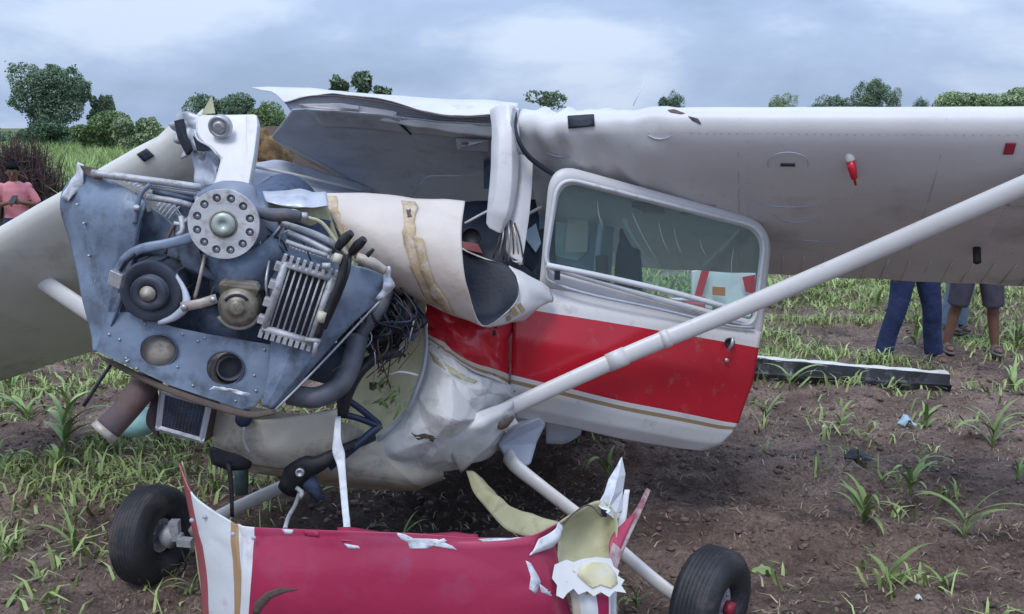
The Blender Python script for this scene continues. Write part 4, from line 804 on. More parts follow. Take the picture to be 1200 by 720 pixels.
# ---- right wing strut
b = MB(); SP = [W(545, 505, 3.98), W(600, 477, 4.0), W(740, 414, 4.05), W(850, 369, 4.06), W(1000, 305, 3.93), W(1190, 222, 3.66), W(1290, 179, 3.50)]
b.tube(SP, [.030, .038, .041, .042, .043, .043, .042], 18, n=40, flat=.62, fdir=Vector((0, 0, 1))); ST = b.build('wing_strut', M['strut'], PL, label='long white strut crossing in front of the open door')
for (t0, t1) in ((.30, .325), (.385, .40)):
    cs = curve(SP, 201); i0, i1 = int(t0*200), int(t1*200); b = MB(); b.tube([cs[i0], cs[i1]], .0445, 18, flat=.66, fdir=Vector((0, 0, 1))); b.build('strut_collar', M['strut'], ST)
b = MB(); g = loft([[(520, 515, 3.86), (545, 492, 3.84), (575, 478, 3.9), (600, 470, 3.96)], [(528, 530, 3.86), (552, 508, 3.80), (580, 494, 3.86), (603, 484, 3.96)], [(540, 556, 3.95), (562, 535, 3.9), (584, 512, 3.93), (606, 496, 4.0)]], 16, 24)
b.grid(facet(g, 0.014, 4, 3, 52)); b.build('strut_fairing', M['crum'], PL, solid=.006)
b = MB(); b.tube([W(577, 495, 3.90), W(590, 499, 3.90), W(602, 488, 3.92)], [.016, .02, .01], 8, n=6, flat=.4); b.build('fairing_gap', M['brown'], PL)

# ---- landing gear
b = MB(); b.plate([(584, 522, 4.12), (606, 500, 4.12), (634, 489, 4.16), (641, 497, 4.18), (630, 520, 4.16), (623, 545, 4.12), (604, 552, 4.10), (595, 540, 4.10)], th=.07); b.build('gear_fairing', M['alud'], PL, bevel=.015)
b = MB(); b.tube([W(596, 535, 4.12), W(606, 548, 4.06), W(640, 575, 3.98), W(700, 622, 3.72), W(760, 674, 3.46), W(802, 706, 3.34)], [.05, .042, .038, .036, .034, .03], 14, n=24, flat=.55); b.build('landing_gear_leg', M['strut'], PL, label='white landing gear leg reaching to the right wheel')
b = MB(); b.tube([W(350, 562, 4.35), W(310, 580, 4.2), W(262, 602, 4.0), W(222, 625, 3.92)], [.035, .035, .032, .028], 12, n=14, flat=.6); b.build('landing_gear_leg', M['strut'], PL, label='pale landing gear leg reaching to the left wheel')
def wheel(c, ax, lab, R=.222, wd=.165):
    ax = ax.normalized()
    h = wd/2; prof = [(.075, -h*.55), (.10, -h*.85), (.15, -h*1.0), (R-.035, -h*.93), (R-.012, -h*.70)]
    for k in range(-3, 4):   # ribbed tread: grooves between the ribs
        z = k*h*0.18; prof += [(R-.0015*abs(k), z-h*.065), (R-.0015*abs(k), z+h*.045), (R-.003-.0015*abs(k), z+h*.06), (R-.003-.0015*abs(k), z+h*.10)]
    prof += [(R-.012, h*.70), (R-.035, h*.93), (.15, h*1.0), (.10, h*.85), (.075, h*.55), (.075, -h*.55)]
    b = MB(); b.lathe(c, ax, [(.02, -h*.5), (.065, -h*.45), (.09, -h*.62), (.098, -h*.7), (.098, -h*.6), (.078, -h*.5), (.078, h*.5), (.098, h*.6), (.098, h*.7), (.09, h*.62), (.065, h*.45), (.02, h*.5), (.02, -h*.5)], 32)
    w_ = b.build('wheel', M['cast'], PL, label=lab)
    b = MB(); b.lathe(c, ax, prof, 56); b.build('tyre', M['tyre'], w_)
    b = MB(); b.lathe(c, ax, [(0, -h*1.05), (.022, -h*1.05), (.026, -h*.9), (.026, h*.9), (.022, h*1.05), (0, h*1.05)], 18); b.build('hub', M['steel'], w_)
    ref = Vector((0, 0, 1)); a_ = (ref-ax*ref.dot(ax)).normalized(); b_ = ax.cross(a_)
    for s in (-1, 1):
        for k in range(6):
            an = k*math.pi/3; p = c+(a_*math.cos(an)+b_*math.sin(an))*.055+ax*(s*h*.47); b = MB(); b.lathe(p, ax*s, [(0, 0), (.008, 0), (.008, .008), (0, .008)], 6); b.build('bolt', M['steel'], w_)
    return w_
axl = Vector((.97, -.26, .04)); cl = W(178, 617, 3.80); cl.z = .215+HZ(cl.x, cl.y)-.01
wl = wheel(cl, axl, 'left wheel, black tyre facing half away', .220, .18)
b = MB(); q = cl+axl.normalized()*.10; b.lathe(q, axl, [(.05, -.03), (.055, 0), (.02, .02), (.02, .05), (0, .05)], 14); b.box(q+Vector((-.01, 0, .03))+axl*.03, Vector((.02, 0, 0)), Vector((0, .02, 0)), Vector((0, 0, .045))); b.box(q+axl*.05+Vector((0.02, -.02, -.015)), axl*.035, Vector((0, .02, 0)), Vector((0, 0, .016))); b.build('brake_caliper', M['cast'], wl)
b = MB(); b.tube([q+axl*.02, q+axl*.05+Vector((.02, -.03, -.12)), q+Vector((.01, -.02, -.19))], .005, 6, n=8); b.build('brake_line', M['dark'], wl)
axr = Vector((.78, -.62, -.03)); crr = W(833, 703, 3.30); crr.z = .214+HZ(crr.x, crr.y)-.01
wr = wheel(crr, axr, 'right wheel, black tyre cut off by the photo edge', .218, .185)
b = MB(); q = crr+axr.normalized()*.085; b.lathe(q, axr, [(0, -.02), (.03, -.02), (.028, .012), (0, .014)], 14); b.build('hub_cap', mat('dull_red_hub', (.22, .015, .03), .5), wr)
b = MB(); q = crr-axr.normalized()*.11; b.box(q+Vector((0, 0, .02)), Vector((.02, 0, 0)), Vector((0, .03, 0)), Vector((0, 0, .06))); b.build('brake_caliper', M['white'], wr)
# nose gear remains
b = MB(); g = loft([[(250, 524, 3.62), (270, 520, 3.58), (294, 536, 3.6)], [(256, 540, 3.62), (272, 548, 3.58), (290, 545, 3.6)]], 5, 10); b.grid(crumple(g, .02, 12, 60)); b.build('nose_gear_bracket', M['dark'], PL, solid=.05)
b = MB(); b.tube([W(268, 542, 3.55), W(271, 570, 3.53), W(272, 606, 3.5)], [.012, .009, .008], 8, n=6); b.build('nose_gear_rod', M['dark'], PL)
b = MB(); b.tube([W(283, 538, 3.8), W(283, 578, 3.8)], [.032, .03], 14); b.build('gascolator_bowl', mat('dull_green_glass', (.10, .16, .16), .25), PL)
b = MB(); b.tube([W(338, 575, 3.6), W(352, 548, 3.58), W(372, 545, 3.55), W(400, 528, 3.6), W(438, 512, 3.75)], [.05, .06, .035, .022, .02], 12, n=14, flat=.7); b.build('nose_gear_link', M['dark'], PL)
b = MB(); b.lathe(W(352, 553, 3.5), Vector((0, -1, 0)), [(0, 0), (.018, 0), (.018, .015), (.01, .015), (.01, .01), (0, .01)], 14); b.build('bolt', M['steel'], PL)
b = MB(); b.tube([W(345, 560, 3.62), W(360, 563, 3.6), W(375, 585, 3.6)], [.03, .04, .02], 10, n=6); b.build('fork_stub', M['blued'], PL)

# ================================================================== engine
def Ye(x, y): return 3.42+0.0007*(x-260)-0.0005*(y-330)
EA = Vector((-.18, -.95, -.24)).normalized()     # shaft axis, pointing out of the nose
b = MB(); c0 = W(266, 300, 3.50); b.lathe(c0, EA, [(0, .06), (.10, .06), (.13, 0), (.15, -.1), (.15, -.2), (.15, -.6), (.12, -.62), (0, -.62)], 28)
b.box(c0-EA*.35, Vector((.30, 0, -.06)), Vector((0, .22, 0)), Vector((.02, 0, .10)))
b.tube([W(205, 360, 3.55), W(300, 400, 3.6), W(400, 430, 3.8)], .09, 12, n=6)
EN = b.build('engine', M['blued'], PL)
# cylinders with cooling fins
for (x0, y0, x1, y1, Yc) in ((215, 270, 130, 225, 3.62), (220, 300, 140, 290, 3.9), (320, 300, 400, 325, 3.62), (330, 330, 430, 370, 3.9)):
    a, c = W(x0, y0, Yc), W(x1, y1, Yc); d = (c-a); L = d.length; prof = []
    for k in range(16): h = L*(.15+.8*k/16); prof += [(.055, h), (.082, h+.001), (.082, h+.006), (.055, h+.007)]
    b = MB(); b.lathe(a, d, [(.05, 0)]+prof+[(.07, L), (0, L)], 24); b.build('cylinder', M['cast'], EN)
# nose case
b = MB(); g = loft([[(232, 296, 3.46), (262, 300, 3.40), (300, 292, 3.42), (330, 262, 3.5)], [(248, 318, 3.45), (272, 318, 3.36), (305, 312, 3.40), (336, 290, 3.48)], [(252, 340, 3.5), (276, 342, 3.40), (308, 338, 3.44), (330, 320, 3.52)]], 14, 20); b.grid(g); b.build('nose_case', M['blue'], EN, solid=.02, offset=-1)
b = MB(); g = loft([[(228, 228, 3.52), (258, 214, 3.48), (290, 216, 3.48), (310, 238, 3.54)], [(222, 262, 3.5), (260, 240, 3.42), (300, 248, 3.44), (328, 272, 3.5)], [(230, 300, 3.5), (262, 300, 3.44), (300, 296, 3.46), (334, 290, 3.52)]], 14, 20); b.grid(crumple(g, .015, 12, 61)); b.build('wrapped_sheet', mat('clear_grey_plastic', (.22, .25, .31), .35), EN, solid=.006)
def frame_at(c, ax):
    ref = Vector((0, 0, 1)); v = (ref-ax*ref.dot(ax)).normalized(); u = v.cross(ax).normalized(); return u, v
# ring gear support with twelve holes
c = W(262, 263, 3.30); AX = (Vector((-.05, -1, -.02))+(Vector((0, 0, 2.0))-c).normalized()*.8).normalized(); u, v = frame_at(c, AX); R_ = PX(41, 3.3)
def disc(c, u, v, ax, R, holes, th, mats, name, par, n=48):
    b = MB(); outer = [c+(u*math.cos(2*math.pi*k/n)+v*math.sin(2*math.pi*k/n))*R for k in range(n)]
    hs = []
    for (hx, hy, hr) in holes: hs.append([c+u*hx+v*hy+(u*math.cos(2*math.pi*k/12)+v*math.sin(2*math.pi*k/12))*hr for k in range(12)])
    b.plate(outer, hs, th=th, n=ax); return b.build(name, mats, par, bevel=.0015)
hl = [(math.cos(k*math.pi/6+.2)*R_*.76, math.sin(k*math.pi/6+.2)*R_*.76, PX(5.0, 3.3)) for k in range(12)]+[(0, 0, R_*.40)]
disc(c, u, v, AX, R_, hl, .016, M['ring'], 'ring_gear_support', EN)
b = MB(); b.lathe(c, AX, [(R_*.40, -.03), (R_*.40, .002), (R_*.37, .004), (R_*.355, .004), (R_*.355, -.02), (0, -.02)], 32); b.build('hub_recess', M['olive'], EN)
b = MB(); b.lathe(c, AX, [(R_*.34, -.02), (R_*.34, .006), (R_*.31, .014), (R_*.12, .017), (R_*.1, .012), (0, .012)], 32); b.build('crankshaft_flange', mat('greenish_flange_metal', (.42, .47, .42), .4, .3, .15, 18, (.2, .2, .17), .2, 20), EN)
b = MB(); b.lathe(c, AX, [(0, -.02), (R_*.93, -.022), (R_*.97, -.018), (R_*.97, -.05), (R_*.8, -.06), (R_*.6, -.12), (0, -.12)], 36); b.build('ring_gear_drum', M['alud'], EN)
for k in range(12):
    p = c+(u*math.cos(k*math.pi/6+.2)+v*math.sin(k*math.pi/6+.2))*R_*.76-AX*.012; b = MB(); b.lathe(p, AX, [(0, 0), (.009, 0), (.009, .005), (.004, .005), (.004, .009), (0, .009)], 6); b.build('bolt', M['steel'], EN)
# alternator
c = W(177, 342, 3.32); A2 = (AX+Vector((-.05, 0, -.05))).normalized(); b = MB(); ra = PX(38, 3.3)
b.lathe(c, A2, [(ra*.85, -.14), (ra, -.12), (ra, -.01), (ra*.97, 0), (ra*.9, .003), (ra*.58, .003), (ra*.57, .0), (ra*.56, .03), (ra*.5, .036), (ra*.3, .036), (ra*.28, .03), (ra*.17, .03), (ra*.16, .045), (0, .047)], 40); AL = b.build('alternator', M['alt'], EN)
b = MB(); b.lathe(c, A2, [(ra*.24, .036), (ra*.24, .042), (ra*.14, .05), (ra*.08, .062), (0, .062)], 18); b.build('pulley_nut', M['tan'], EN)
for k in range(10):
    uu, vv = frame_at(c, A2); an = k*math.pi/5; p = c+(uu*math.cos(an)+vv*math.sin(an))*ra*1.0-A2*.06; b = MB(); b.box(p, uu*.006+vv*.0, vv*.006, A2*.05); b.build('casing_rib', M['alt'], EN)
b = MB(); b.tube([W(186, 379, 3.30), W(204, 372, 3.29), W(218, 358, 3.28), W(216, 340, 3.30), W(206, 322, 3.33)], [.008, .014, .018, .010, .006], 8, n=14, flat=.6); b.build('alternator_lug', M['alud'], EN)
b = MB(); cv = curve(VW([(137, 328, 3.27), (146, 305, 3.27), (165, 292, 3.28), (195, 286, 3.30), (225, 278, 3.34), (240, 268, 3.38)]), 20)
b.tube(cv, [.020, .018, .018, .018, .02, .026], 10, flat=.35, fdir=Vector((0, 0, 1))); b.build('adjusting_arm', M['blue'], EN)
b = MB(); b.tube([W(141, 318, 3.25), W(147, 307, 3.25), W(158, 298, 3.25)], .007, 6); b.build('arm_slot', M['inner'], EN)
b = MB(); b.box(W(137, 327, 3.25), Vector((.022, 0, -.01)), Vector((0, .02, 0)), Vector((.008, 0, .026))); b.build('arm_bolt', M['steel'], EN, bevel=.003)
b = MB(); b.tube([W(213, 360, 3.27), W(235, 356, 3.27), W(254, 350, 3.29)], .018, 10, flat=.5); b.build('link_plate', M['tan'], EN, bevel=0)
for p_ in ((216, 360), (250, 351)): b = MB(); b.lathe(W(*p_, 3.265), AX, [(0, 0), (.012, 0), (.012, .012), (0, .012)], 6); b.build('bolt', M['steel'], EN)
# starter
c = W(279, 360, 3.34); rs_ = PX(25, 3.34); b = MB(); b.lathe(c, AX, [(rs_*.9, -.16), (rs_, -.15), (rs_, -.02), (rs_*.9, .012), (rs_*.6, .026), (rs_*.36, .028), (rs_*.35, .036), (rs_*.2, .038), (0, .038)], 32); SR = b.build('starter_housing', M['olive'], EN)
u, v = frame_at(c, AX)
b = MB(); b.tube([c+AX*.024+(u*math.cos(a)+v*math.sin(a))*rs_*.62 for a in [math.radians(35+k*11) for k in range(11)]], .006, 6); b.build('housing_slot', M['inner'], EN)
b = MB(); b.tube([c-AX*.01+(u*math.cos(a)+v*math.sin(a))*rs_*1.05 for a in [math.radians(205+k*13) for k in range(11)]], [.008]*11, 8); b.build('housing_rim', M['tan'], EN)
b = MB(); b.plate([(256, 334, 3.33), (262, 330, 3.33), (300, 334, 3.34), (304, 340, 3.34), (298, 352, 3.36), (258, 350, 3.36)], th=.03); b.build('starter_lug', M['olive'], EN, bevel=.003)
# oil cooler with fins
P0, P1, P2, P3 = W(333, 305, 3.33), W(393, 324, 3.36), W(366, 404, 3.36), W(307, 387, 3.33)
nO = (P1-P0).cross(P3-P0).normalized(); nO = -nO if nO.y > 0 else nO
b = MB(); b.plate([P0, P1, P2, P3], th=.05, n=nO); OC = b.build('oil_cooler', M['inner'], EN)
def oc(a, t): return P0.lerp(P1, a).lerp(P3.lerp(P2, a), t)
for k in range(7):
    a = .15+.70*k/6; b = MB(); b.tube([oc(a, .06)+nO*.010, oc(a, .94)+nO*.010], .0042, 6, flat=1.0, fdir=nO); b.build('cooler_fin', M['cast'], EN)
for (a0, t0, a1, t1, r_) in ((.04, 0, .04, 1, .015), (.96, 0, .96, 1, .015), (0, .04, 1, .04, .013), (0, .96, 1, .96, .015)):
    b = MB(); b.tube([oc(a0, t0)+nO*.01, oc(a1, t1)+nO*.01], r_, 8, flat=1.2); b.build('cooler_edge', M['cast'], EN)
for k in range(9):
    a = k/8; b = MB(); b.box(oc(a, -.03)+nO*.01, (P1-P0).normalized()*.006, (P0-P3).normalized()*.016, nO*.016); b.build('cooler_tooth', M['cast'], EN)
    b = MB(); b.box(oc(a*.95, 1.03)+nO*.006, (P1-P0).normalized()*.0075, (P0-P3).normalized()*.014, nO*.02); b.build('cooler_tooth', M['cast'], EN)
for k in range(4):
    t = .1+k*.25; b = MB(); b.box(oc(-.06, t)+nO*.004, (P1-P0).normalized()*.014, (P0-P3).normalized()*.016, nO*.018); b.build('cooler_lug', M['cast'], EN, bevel=.003)
    b = MB(); b.box(oc(1.05, t+.05)+nO*.004, (P1-P0).normalized()*.014, (P0-P3).normalized()*.02, nO*.018); b.build('cooler_lug', M['cast'], EN, bevel=.003)
b = MB(); b.tube([W(372, 398, 3.32), W(370, 405, 3.31), W(368, 418, 3.31)], [.014, .009, .010], 10); b.tube([W(358, 398, 3.32), W(374, 400, 3.31)], .009, 8); b.build('drain_fitting', M['cast'], EN)
b = MB(); b.tube([W(388, 312, 3.31), W(378, 312, 3.31)], .012, 8); b.build('pipe_elbow', M['cast'], EN)
# baffles and plates painted blue grey
def sheet(name, pts, m, holes=(), off=0.0, th=.004, par=EN, fn=Ye, bev=0):
    b = MB(); b.plate([(p[0], p[1], (p[2] if len(p) > 2 else fn(*p[:2]))+off) for p in pts], [circ(h_[0], h_[1], h_[2], h_[3], lambda x, y: fn(x, y)+off) for h_ in holes], th=th); return b.build(name, m, par, bevel=bev)
def csheet(name, rows, m, nv=20, nu=20, amp=.01, fq=7, seed=1, th=.004, smooth=True, par=EN, fc=None):
    b = MB(); g = loft(rows, nv, nu, smooth); g = crumple(g, amp, fq, seed); b.grid(facet(g, fc[2], fc[0], fc[1], seed, .05) if fc else g); return b.build(name, m, par, solid=th)
csheet('baffle', [[(94, 200, 3.52), (118, 207, 3.46), (150, 221, 3.42), (170, 236, 3.40)], [(70, 232, 3.56), (100, 238, 3.45), (140, 246, 3.38), (167, 256, 3.38)], [(80, 282, 3.52), (104, 288, 3.42), (136, 294, 3.36), (158, 298, 3.38)],
        [(97, 338, 3.46), (112, 340, 3.40), (130, 342, 3.37), (144, 340, 3.38)], [(110, 385, 3.44), (116, 386, 3.40), (122, 386, 3.38), (130, 384, 3.40)], [(112, 412, 3.42), (113, 412, 3.40), (114, 412, 3.38), (116, 410, 3.40)]], M['blue'], 44, 36, .012, 5, 70, .004, False, fc=(3, 5, .016))
csheet('baffle_edge_chip', [[(92, 190, 3.5), (86, 208, 3.5), (72, 232, 3.54)], [(99, 194, 3.5), (96, 214, 3.48), (80, 236, 3.50)]], M['chip'], 6, 14, .03, 20, 71)
csheet('baffle_corner', [[(94, 194, 3.48), (108, 196, 3.46), (120, 202, 3.44)], [(100, 206, 3.46), (112, 210, 3.44), (122, 214, 3.42)]], M['brown'], 6, 10, .02, 20, 72)
csheet('baffle', [[(168, 236, 3.50), (190, 252, 3.48), (207, 268, 3.46)], [(162, 262, 3.50), (188, 275, 3.48), (208, 290, 3.46)], [(152, 300, 3.50), (185, 300, 3.48), (214, 306, 3.46)]], M['blue'], 16, 16, .012, 7, 73)
csheet('baffle', [[(206, 248, 3.42), (222, 262, 3.40), (232, 290, 3.40)], [(204, 280, 3.42), (220, 285, 3.40), (240, 310, 3.40)], [(215, 318, 3.44), (232, 322, 3.42), (255, 332, 3.42)]], M['blue'], 14, 14, .01, 9, 79)
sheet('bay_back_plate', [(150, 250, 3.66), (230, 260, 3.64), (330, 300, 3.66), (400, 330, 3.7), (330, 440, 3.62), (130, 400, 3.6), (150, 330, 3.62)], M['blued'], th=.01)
b = MB(); b.tube([W(170, 238, 3.36), W(160, 275, 3.33), W(152, 318, 3.33), W(130, 385, 3.34), W(116, 412, 3.36)], .006, 6, n=14); b.build('baffle_seam', M['blued'], EN)
b = MB(); b.tube([W(205, 262, 3.42), W(196, 280, 3.40), W(194, 298, 3.40)], .007, 8, n=8); b.build('rust_rim', M['rust'], EN)
def Yl(x, y): return 3.36+0.0004*(x-220)-0.0006*(y-400)
sheet('lower_baffle', [(113, 412), (126, 366), (150, 366), (205, 384), (245, 392), (322, 405), (334, 430), (300, 474), (284, 480), (200, 452)], M['blue'], holes=((186, 411, 22, 19), (264, 432, 22, 20)), fn=Yl, th=.005)
csheet('baffle', [[(318, 284, 3.46), (360, 297, 3.47), (410, 309, 3.49), (452, 320, 3.52)], [(316, 330, 3.43), (358, 340, 3.43), (405, 345, 3.46), (456, 342, 3.52)], [(318, 390, 3.38), (345, 395, 3.38), (378, 395, 3.42), (414, 378, 3.48)], [(314, 440, 3.35), (330, 440, 3.34), (350, 438, 3.37), (366, 432, 3.42)], [(306, 476, 3.33), (312, 478, 3.33), (316, 479, 3.34), (322, 479, 3.36)]], M['blue'], 40, 34, .004, 6, 74, .004, False, fc=(3, 4, .008))
b = MB(); b.tube([W(446, 352, 3.49), W(415, 385, 3.46), W(366, 437, 3.40), W(322, 481, 3.34)], .0045, 6, n=12); b.build('baffle_lip', M['alu'], EN)
csheet('baffle_edge_chip', [[(446, 318, 3.5), (456, 312, 3.5), (461, 318, 3.52)], [(450, 335, 3.49), (456, 335, 3.49), (459, 336, 3.52)], [(440, 350, 3.48), (444, 352, 3.48), (450, 348, 3.5)]], M['chip'], 12, 10, .02, 30, 75)
csheet('baffle_edge_chip', [[(118, 404, 3.33), (135, 408, 3.33), (152, 422, 3.32)], [(116, 411, 3.33), (134, 418, 3.33), (150, 424, 3.32)]], M['chip'], 8, 16, .015, 60, 76, .003)
csheet('baffle_edge_chip', [[(250, 453, 3.30), (270, 455, 3.30), (294, 462, 3.30)], [(245, 457, 3.30), (268, 459, 3.30), (290, 465, 3.30)]], M['chip'], 6, 18, .015, 60, 77, .003)
b = MB(); b.tube([W(186+22*math.cos(a), 411+19*math.sin(a), Yl(186, 411)-.002) for a in [k*2*math.pi/24 for k in range(25)]], .004, 6, cap=False); b.build('hole_rim', M['blued'], EN)
b = MB(); b.tube([W(264+22*math.cos(a), 432+20*math.sin(a), Yl(264, 432)-.002) for a in [k*2*math.pi/24 for k in range(25)]], .004, 6, cap=False); b.build('hole_rim', M['blued'], EN)
b = MB(); c = W(186, 412, 3.41); b.ball(c, Vector((.085, 0, 0)), Vector((0, .05, 0)), Vector((0, 0, .075)), 18); b.build('air_duct', M['tan'], EN)
b = MB(); c = W(266, 432, 3.50); b.lathe(c, (AX+Vector((.5, 0, 0))).normalized(), [(.078, -.05), (.08, .02), (.078, .05), (.055, .055), (.055, -.02), (0, -.02)], 26); b.build('air_duct', M['cream'] if 0 else M['tan'], EN)
b = MB(); b.lathe(W(270, 432, 3.40), (AX+Vector((.3, 0, 0))).normalized(), [(.05, -.1), (.052, 0), (.046, .004), (.046, -.06), (0, -.06)], 24); b.build('duct_pipe', M['hose'], EN)
csheet('lower_seal', [[(112, 414, 3.37), (140, 426, 3.36), (200, 454, 3.33), (284, 481, 3.31), (322, 480, 3.33)], [(120, 422, 3.36), (145, 436, 3.35), (200, 462, 3.32), (284, 489, 3.30), (322, 486, 3.32)]], M['brown'], 4, 24, .004, 9, 78, .012)
# push rod tubes, hoses
def tb(name, pts, r, m, n=14, seg=10, par=EN, **k):
    b = MB(); b.tube(pts, r, seg, n=n, **k); return b.build(name, m, par)
tb('push_rod_tube', [(108, 203, 3.42), (170, 211, 3.42), (236, 220, 3.46)], .014, M['cast'])
tb('push_rod_tube', [(178, 219, 3.44), (230, 227, 3.46)], .009, M['steel'], 4)
tb('push_rod_tube', [(172, 231, 3.42), (205, 236, 3.43), (226, 242, 3.45)], .012, M['cast'], 6)
tb('push_rod_tube', [(180, 224, 3.5), (226, 236, 3.5)], .012, M['blued'], 4)
tb('push_rod_bend', [(176, 216, 3.40), (165, 228, 3.38), (160, 248, 3.37), (158, 262, 3.37)], .009, M['blue'])
for k in range(15): # cooling fins between tube and baffle
    x = 122+k*3.8; y = 209+k*1.3; b = MB(); b.box(W(x+2, y+5+k*.35, 3.52), Vector((.0025, 0, .0012)), Vector((0, .06, 0)), Vector((.008, 0, -.018-.001*k))); b.build('cooling_fin', M['tan'], EN)
tb('push_rod_tube', [(330, 262, 3.44), (372, 276, 3.45), (404, 294, 3.46)], .013, M['cast'])
tb('push_rod_tube', [(336, 272, 3.42), (360, 282, 3.43), (388, 296, 3.43)], .012, M['steel'])
tb('push_rod_tube', [(335, 283, 3.40), (360, 292, 3.41), (384, 300, 3.42)], .009, M['cast'])
tb('rocker_cover', [(418, 302, 3.46), (436, 309, 3.46), (452, 318, 3.47)], [.02, .024, .016], M['tan'])
tb('intake_hose', [(298, 248, 3.42), (318, 252, 3.38), (336, 252, 3.38), (352, 254, 3.40)], [.016, .026, .024, .02], M['hose'])
tb('hose_end', [(350, 254, 3.40), (360, 254, 3.41)], .016, M['steel'], 3)
tb('thin_pipe', [(360, 255, 3.41), (378, 262, 3.42), (396, 286, 3.42), (408, 300, 3.43)], .007, M['oliv2'])
tb('ignition_boot', [(396, 290, 3.36), (404, 280, 3.34), (412, 273, 3.33)], [.016, .02, .014], M['dark'])
tb('ignition_boot', [(412, 296, 3.37), (420, 287, 3.35), (427, 280, 3.34)], [.016, .02, .014], M['dark'])
tb('ignition_boot', [(430, 300, 3.4), (438, 292, 3.4)], [.010, .006], M['dark'])
tb('oil_hose', [(396, 296, 3.36), (402, 305, 3.33), (398, 330, 3.31), (385, 362, 3.31), (372, 395, 3.32)], .014, M['dark'], 22)
tb('oil_hose', [(410, 298, 3.38), (407, 320, 3.34), (395, 352, 3.33), (380, 385, 3.33)], .009, M['dark'], 22)
tb('hose_clamp', [(397, 298, 3.31), (394, 308, 3.30)], .016, M['cream'], 3)
tb('hose_clamp', [(378, 366, 3.29), (375, 377, 3.29)], .016, M['cream'], 3)
csheet('torn_lining', [[(308, 226, 3.6), (345, 224, 3.62), (382, 226, 3.66)], [(312, 236, 3.55), (350, 240, 3.55), (384, 240, 3.6)], [(322, 240, 3.54), (352, 244, 3.54), (384, 244, 3.58)]], M['alu'], 8, 24, .02, 14, 80)
csheet('primer_panel', [[(312, 234, 3.6), (350, 240, 3.6), (384, 242, 3.62)], [(318, 252, 3.62), (356, 262, 3.62), (400, 290, 3.64)]], M['oliv2'], 8, 20, .01, 9, 81)
tb('ducting_hose', [(338, 462, 3.46), (370, 466, 3.46), (398, 452, 3.5), (412, 425, 3.56), (420, 395, 3.62)], .042, M['hose'], 26, 14)
tb('exhaust_pipe', [(178, 440, 3.50), (165, 458, 3.42), (148, 480, 3.36), (124, 505, 3.30)], [.05, .054, .05, .052], M['rust'], 16, 20)
tb('exhaust_mouth', [(126.5, 502.5, 3.302), (120, 509, 3.29)], [.054, .056], M['tan'], 3, 20)
b = MB(); c = W(128, 500, 3.3)
tb('bent_rod', [(131, 426, 3.40), (118, 445, 3.38), (98, 476, 3.36)], .007, M['dark'], 6)
tb('tiny_stud', [(160, 247, 3.35), (160, 242, 3.34)], .01, M['steel'], 3)
# carburettor heat box with screen
Q0, Q1, Q2, Q3 = W(188, 456, 3.46), W(249, 473, 3.46), W(239, 519, 3.44), W(183, 503, 3.44)
nQ = (Q1-Q0).cross(Q3-Q0).normalized(); nQ = -nQ if nQ.y > 0 else nQ
b = MB(); b.plate([Q0, Q1, Q2, Q3], th=.12, n=nQ); BX = b.build('air_filter_box', M['brown'], EN)
def bq(a, t): return Q0.lerp(Q1, a).lerp(Q3.lerp(Q2, a), t)
for k, (a0, t0, a1, t1) in enumerate(((0.05, 0, 0.05, 1), (.95, 0, .95, 1), (0, 0.04, 1, 0.04), (0, .95, 1, .95))):
    b = MB(); b.tube([bq(a0, t0)+nQ*.006, bq(a1, t1)+nQ*.006], .012, 4, flat=.6, smooth=False); b.build('filter_frame', M['alu'], EN)
for k in range(16): b = MB(); t = .1+.8*k/15; b.tube([bq(.1, t)+nQ*.003, bq(.9, t)+nQ*.003], .0022, 4); b.build('filter_wire', M['blued'], EN)
for k in range(12): b = MB(); a = .12+.76*k/11; b.tube([bq(a, .07)+nQ*.004, bq(a, .93)+nQ*.004], .0022, 4); b.build('filter_wire', M['blued'], EN)
csheet('torn_bracket', [[(178, 462, 3.5), (186, 458, 3.5)], [(172, 490, 3.5), (184, 492, 3.5)], [(178, 510, 3.5), (186, 512, 3.5)]], M['rust'], 12, 8, .04, 20, 83, .01)
csheet('oil_sump', [[(246, 478, 3.56), (300, 492, 3.5), (395, 480, 3.56)], [(248, 510, 3.56), (310, 525, 3.5), (398, 530, 3.58)], [(255, 535, 3.62), (320, 545, 3.6), (400, 545, 3.66)]], M['belly'], 16, 24, .02, 6, 84, .01)
b = MB(); b.lathe(W(285, 492, 3.44), AX, [(.03, -.06), (.032, 0), (.02, .008), (0, .008)], 16); b.build('drain_plug', M['hoseb'], EN)
tb('drain_line', [(286, 500, 3.44), (286, 518, 3.45), (293, 532, 3.46)], .006, M['cast'], 8)
# cables and hoses in front of the firewall
r = random.Random(3)
for k in range(34):
    x0 = r.uniform(418, 470); y0 = r.uniform(330, 362); x2 = r.uniform(405, 450); y2 = r.uniform(385, 440); Yk = r.uniform(3.62, 3.85)
    pts = [(x0, y0, Yk+.05), (x0+r.uniform(5, 36), y0+r.uniform(15, 45), Yk-.04), ((x0+x2)/2+r.uniform(-5, 40), r.uniform(365, 405), Yk+r.uniform(-.05, .05)), (x2, y2, Yk+.1)]
    tb('cable', pts, r.choice([.003, .004, .005, .006, .009]), M[r.choice(['dark', 'dark', 'dark', 'hoseb', 'inner', 'cabin'])], 18, 6, par=PL)
for k in range(12):
    x0, y0 = r.uniform(420, 480), r.uniform(350, 400); tb('thin_wire', [(x0, y0, 3.66), (x0+r.uniform(-20, 24), y0+r.uniform(20, 45), 3.60), (x0+r.uniform(-35, 10), y0+r.uniform(50, 90), 3.66)], r.choice([.0018, .0025, .0035]), M[r.choice(['dark', 'brown', 'hoseb', 'alu'])], 14, 5, par=PL)
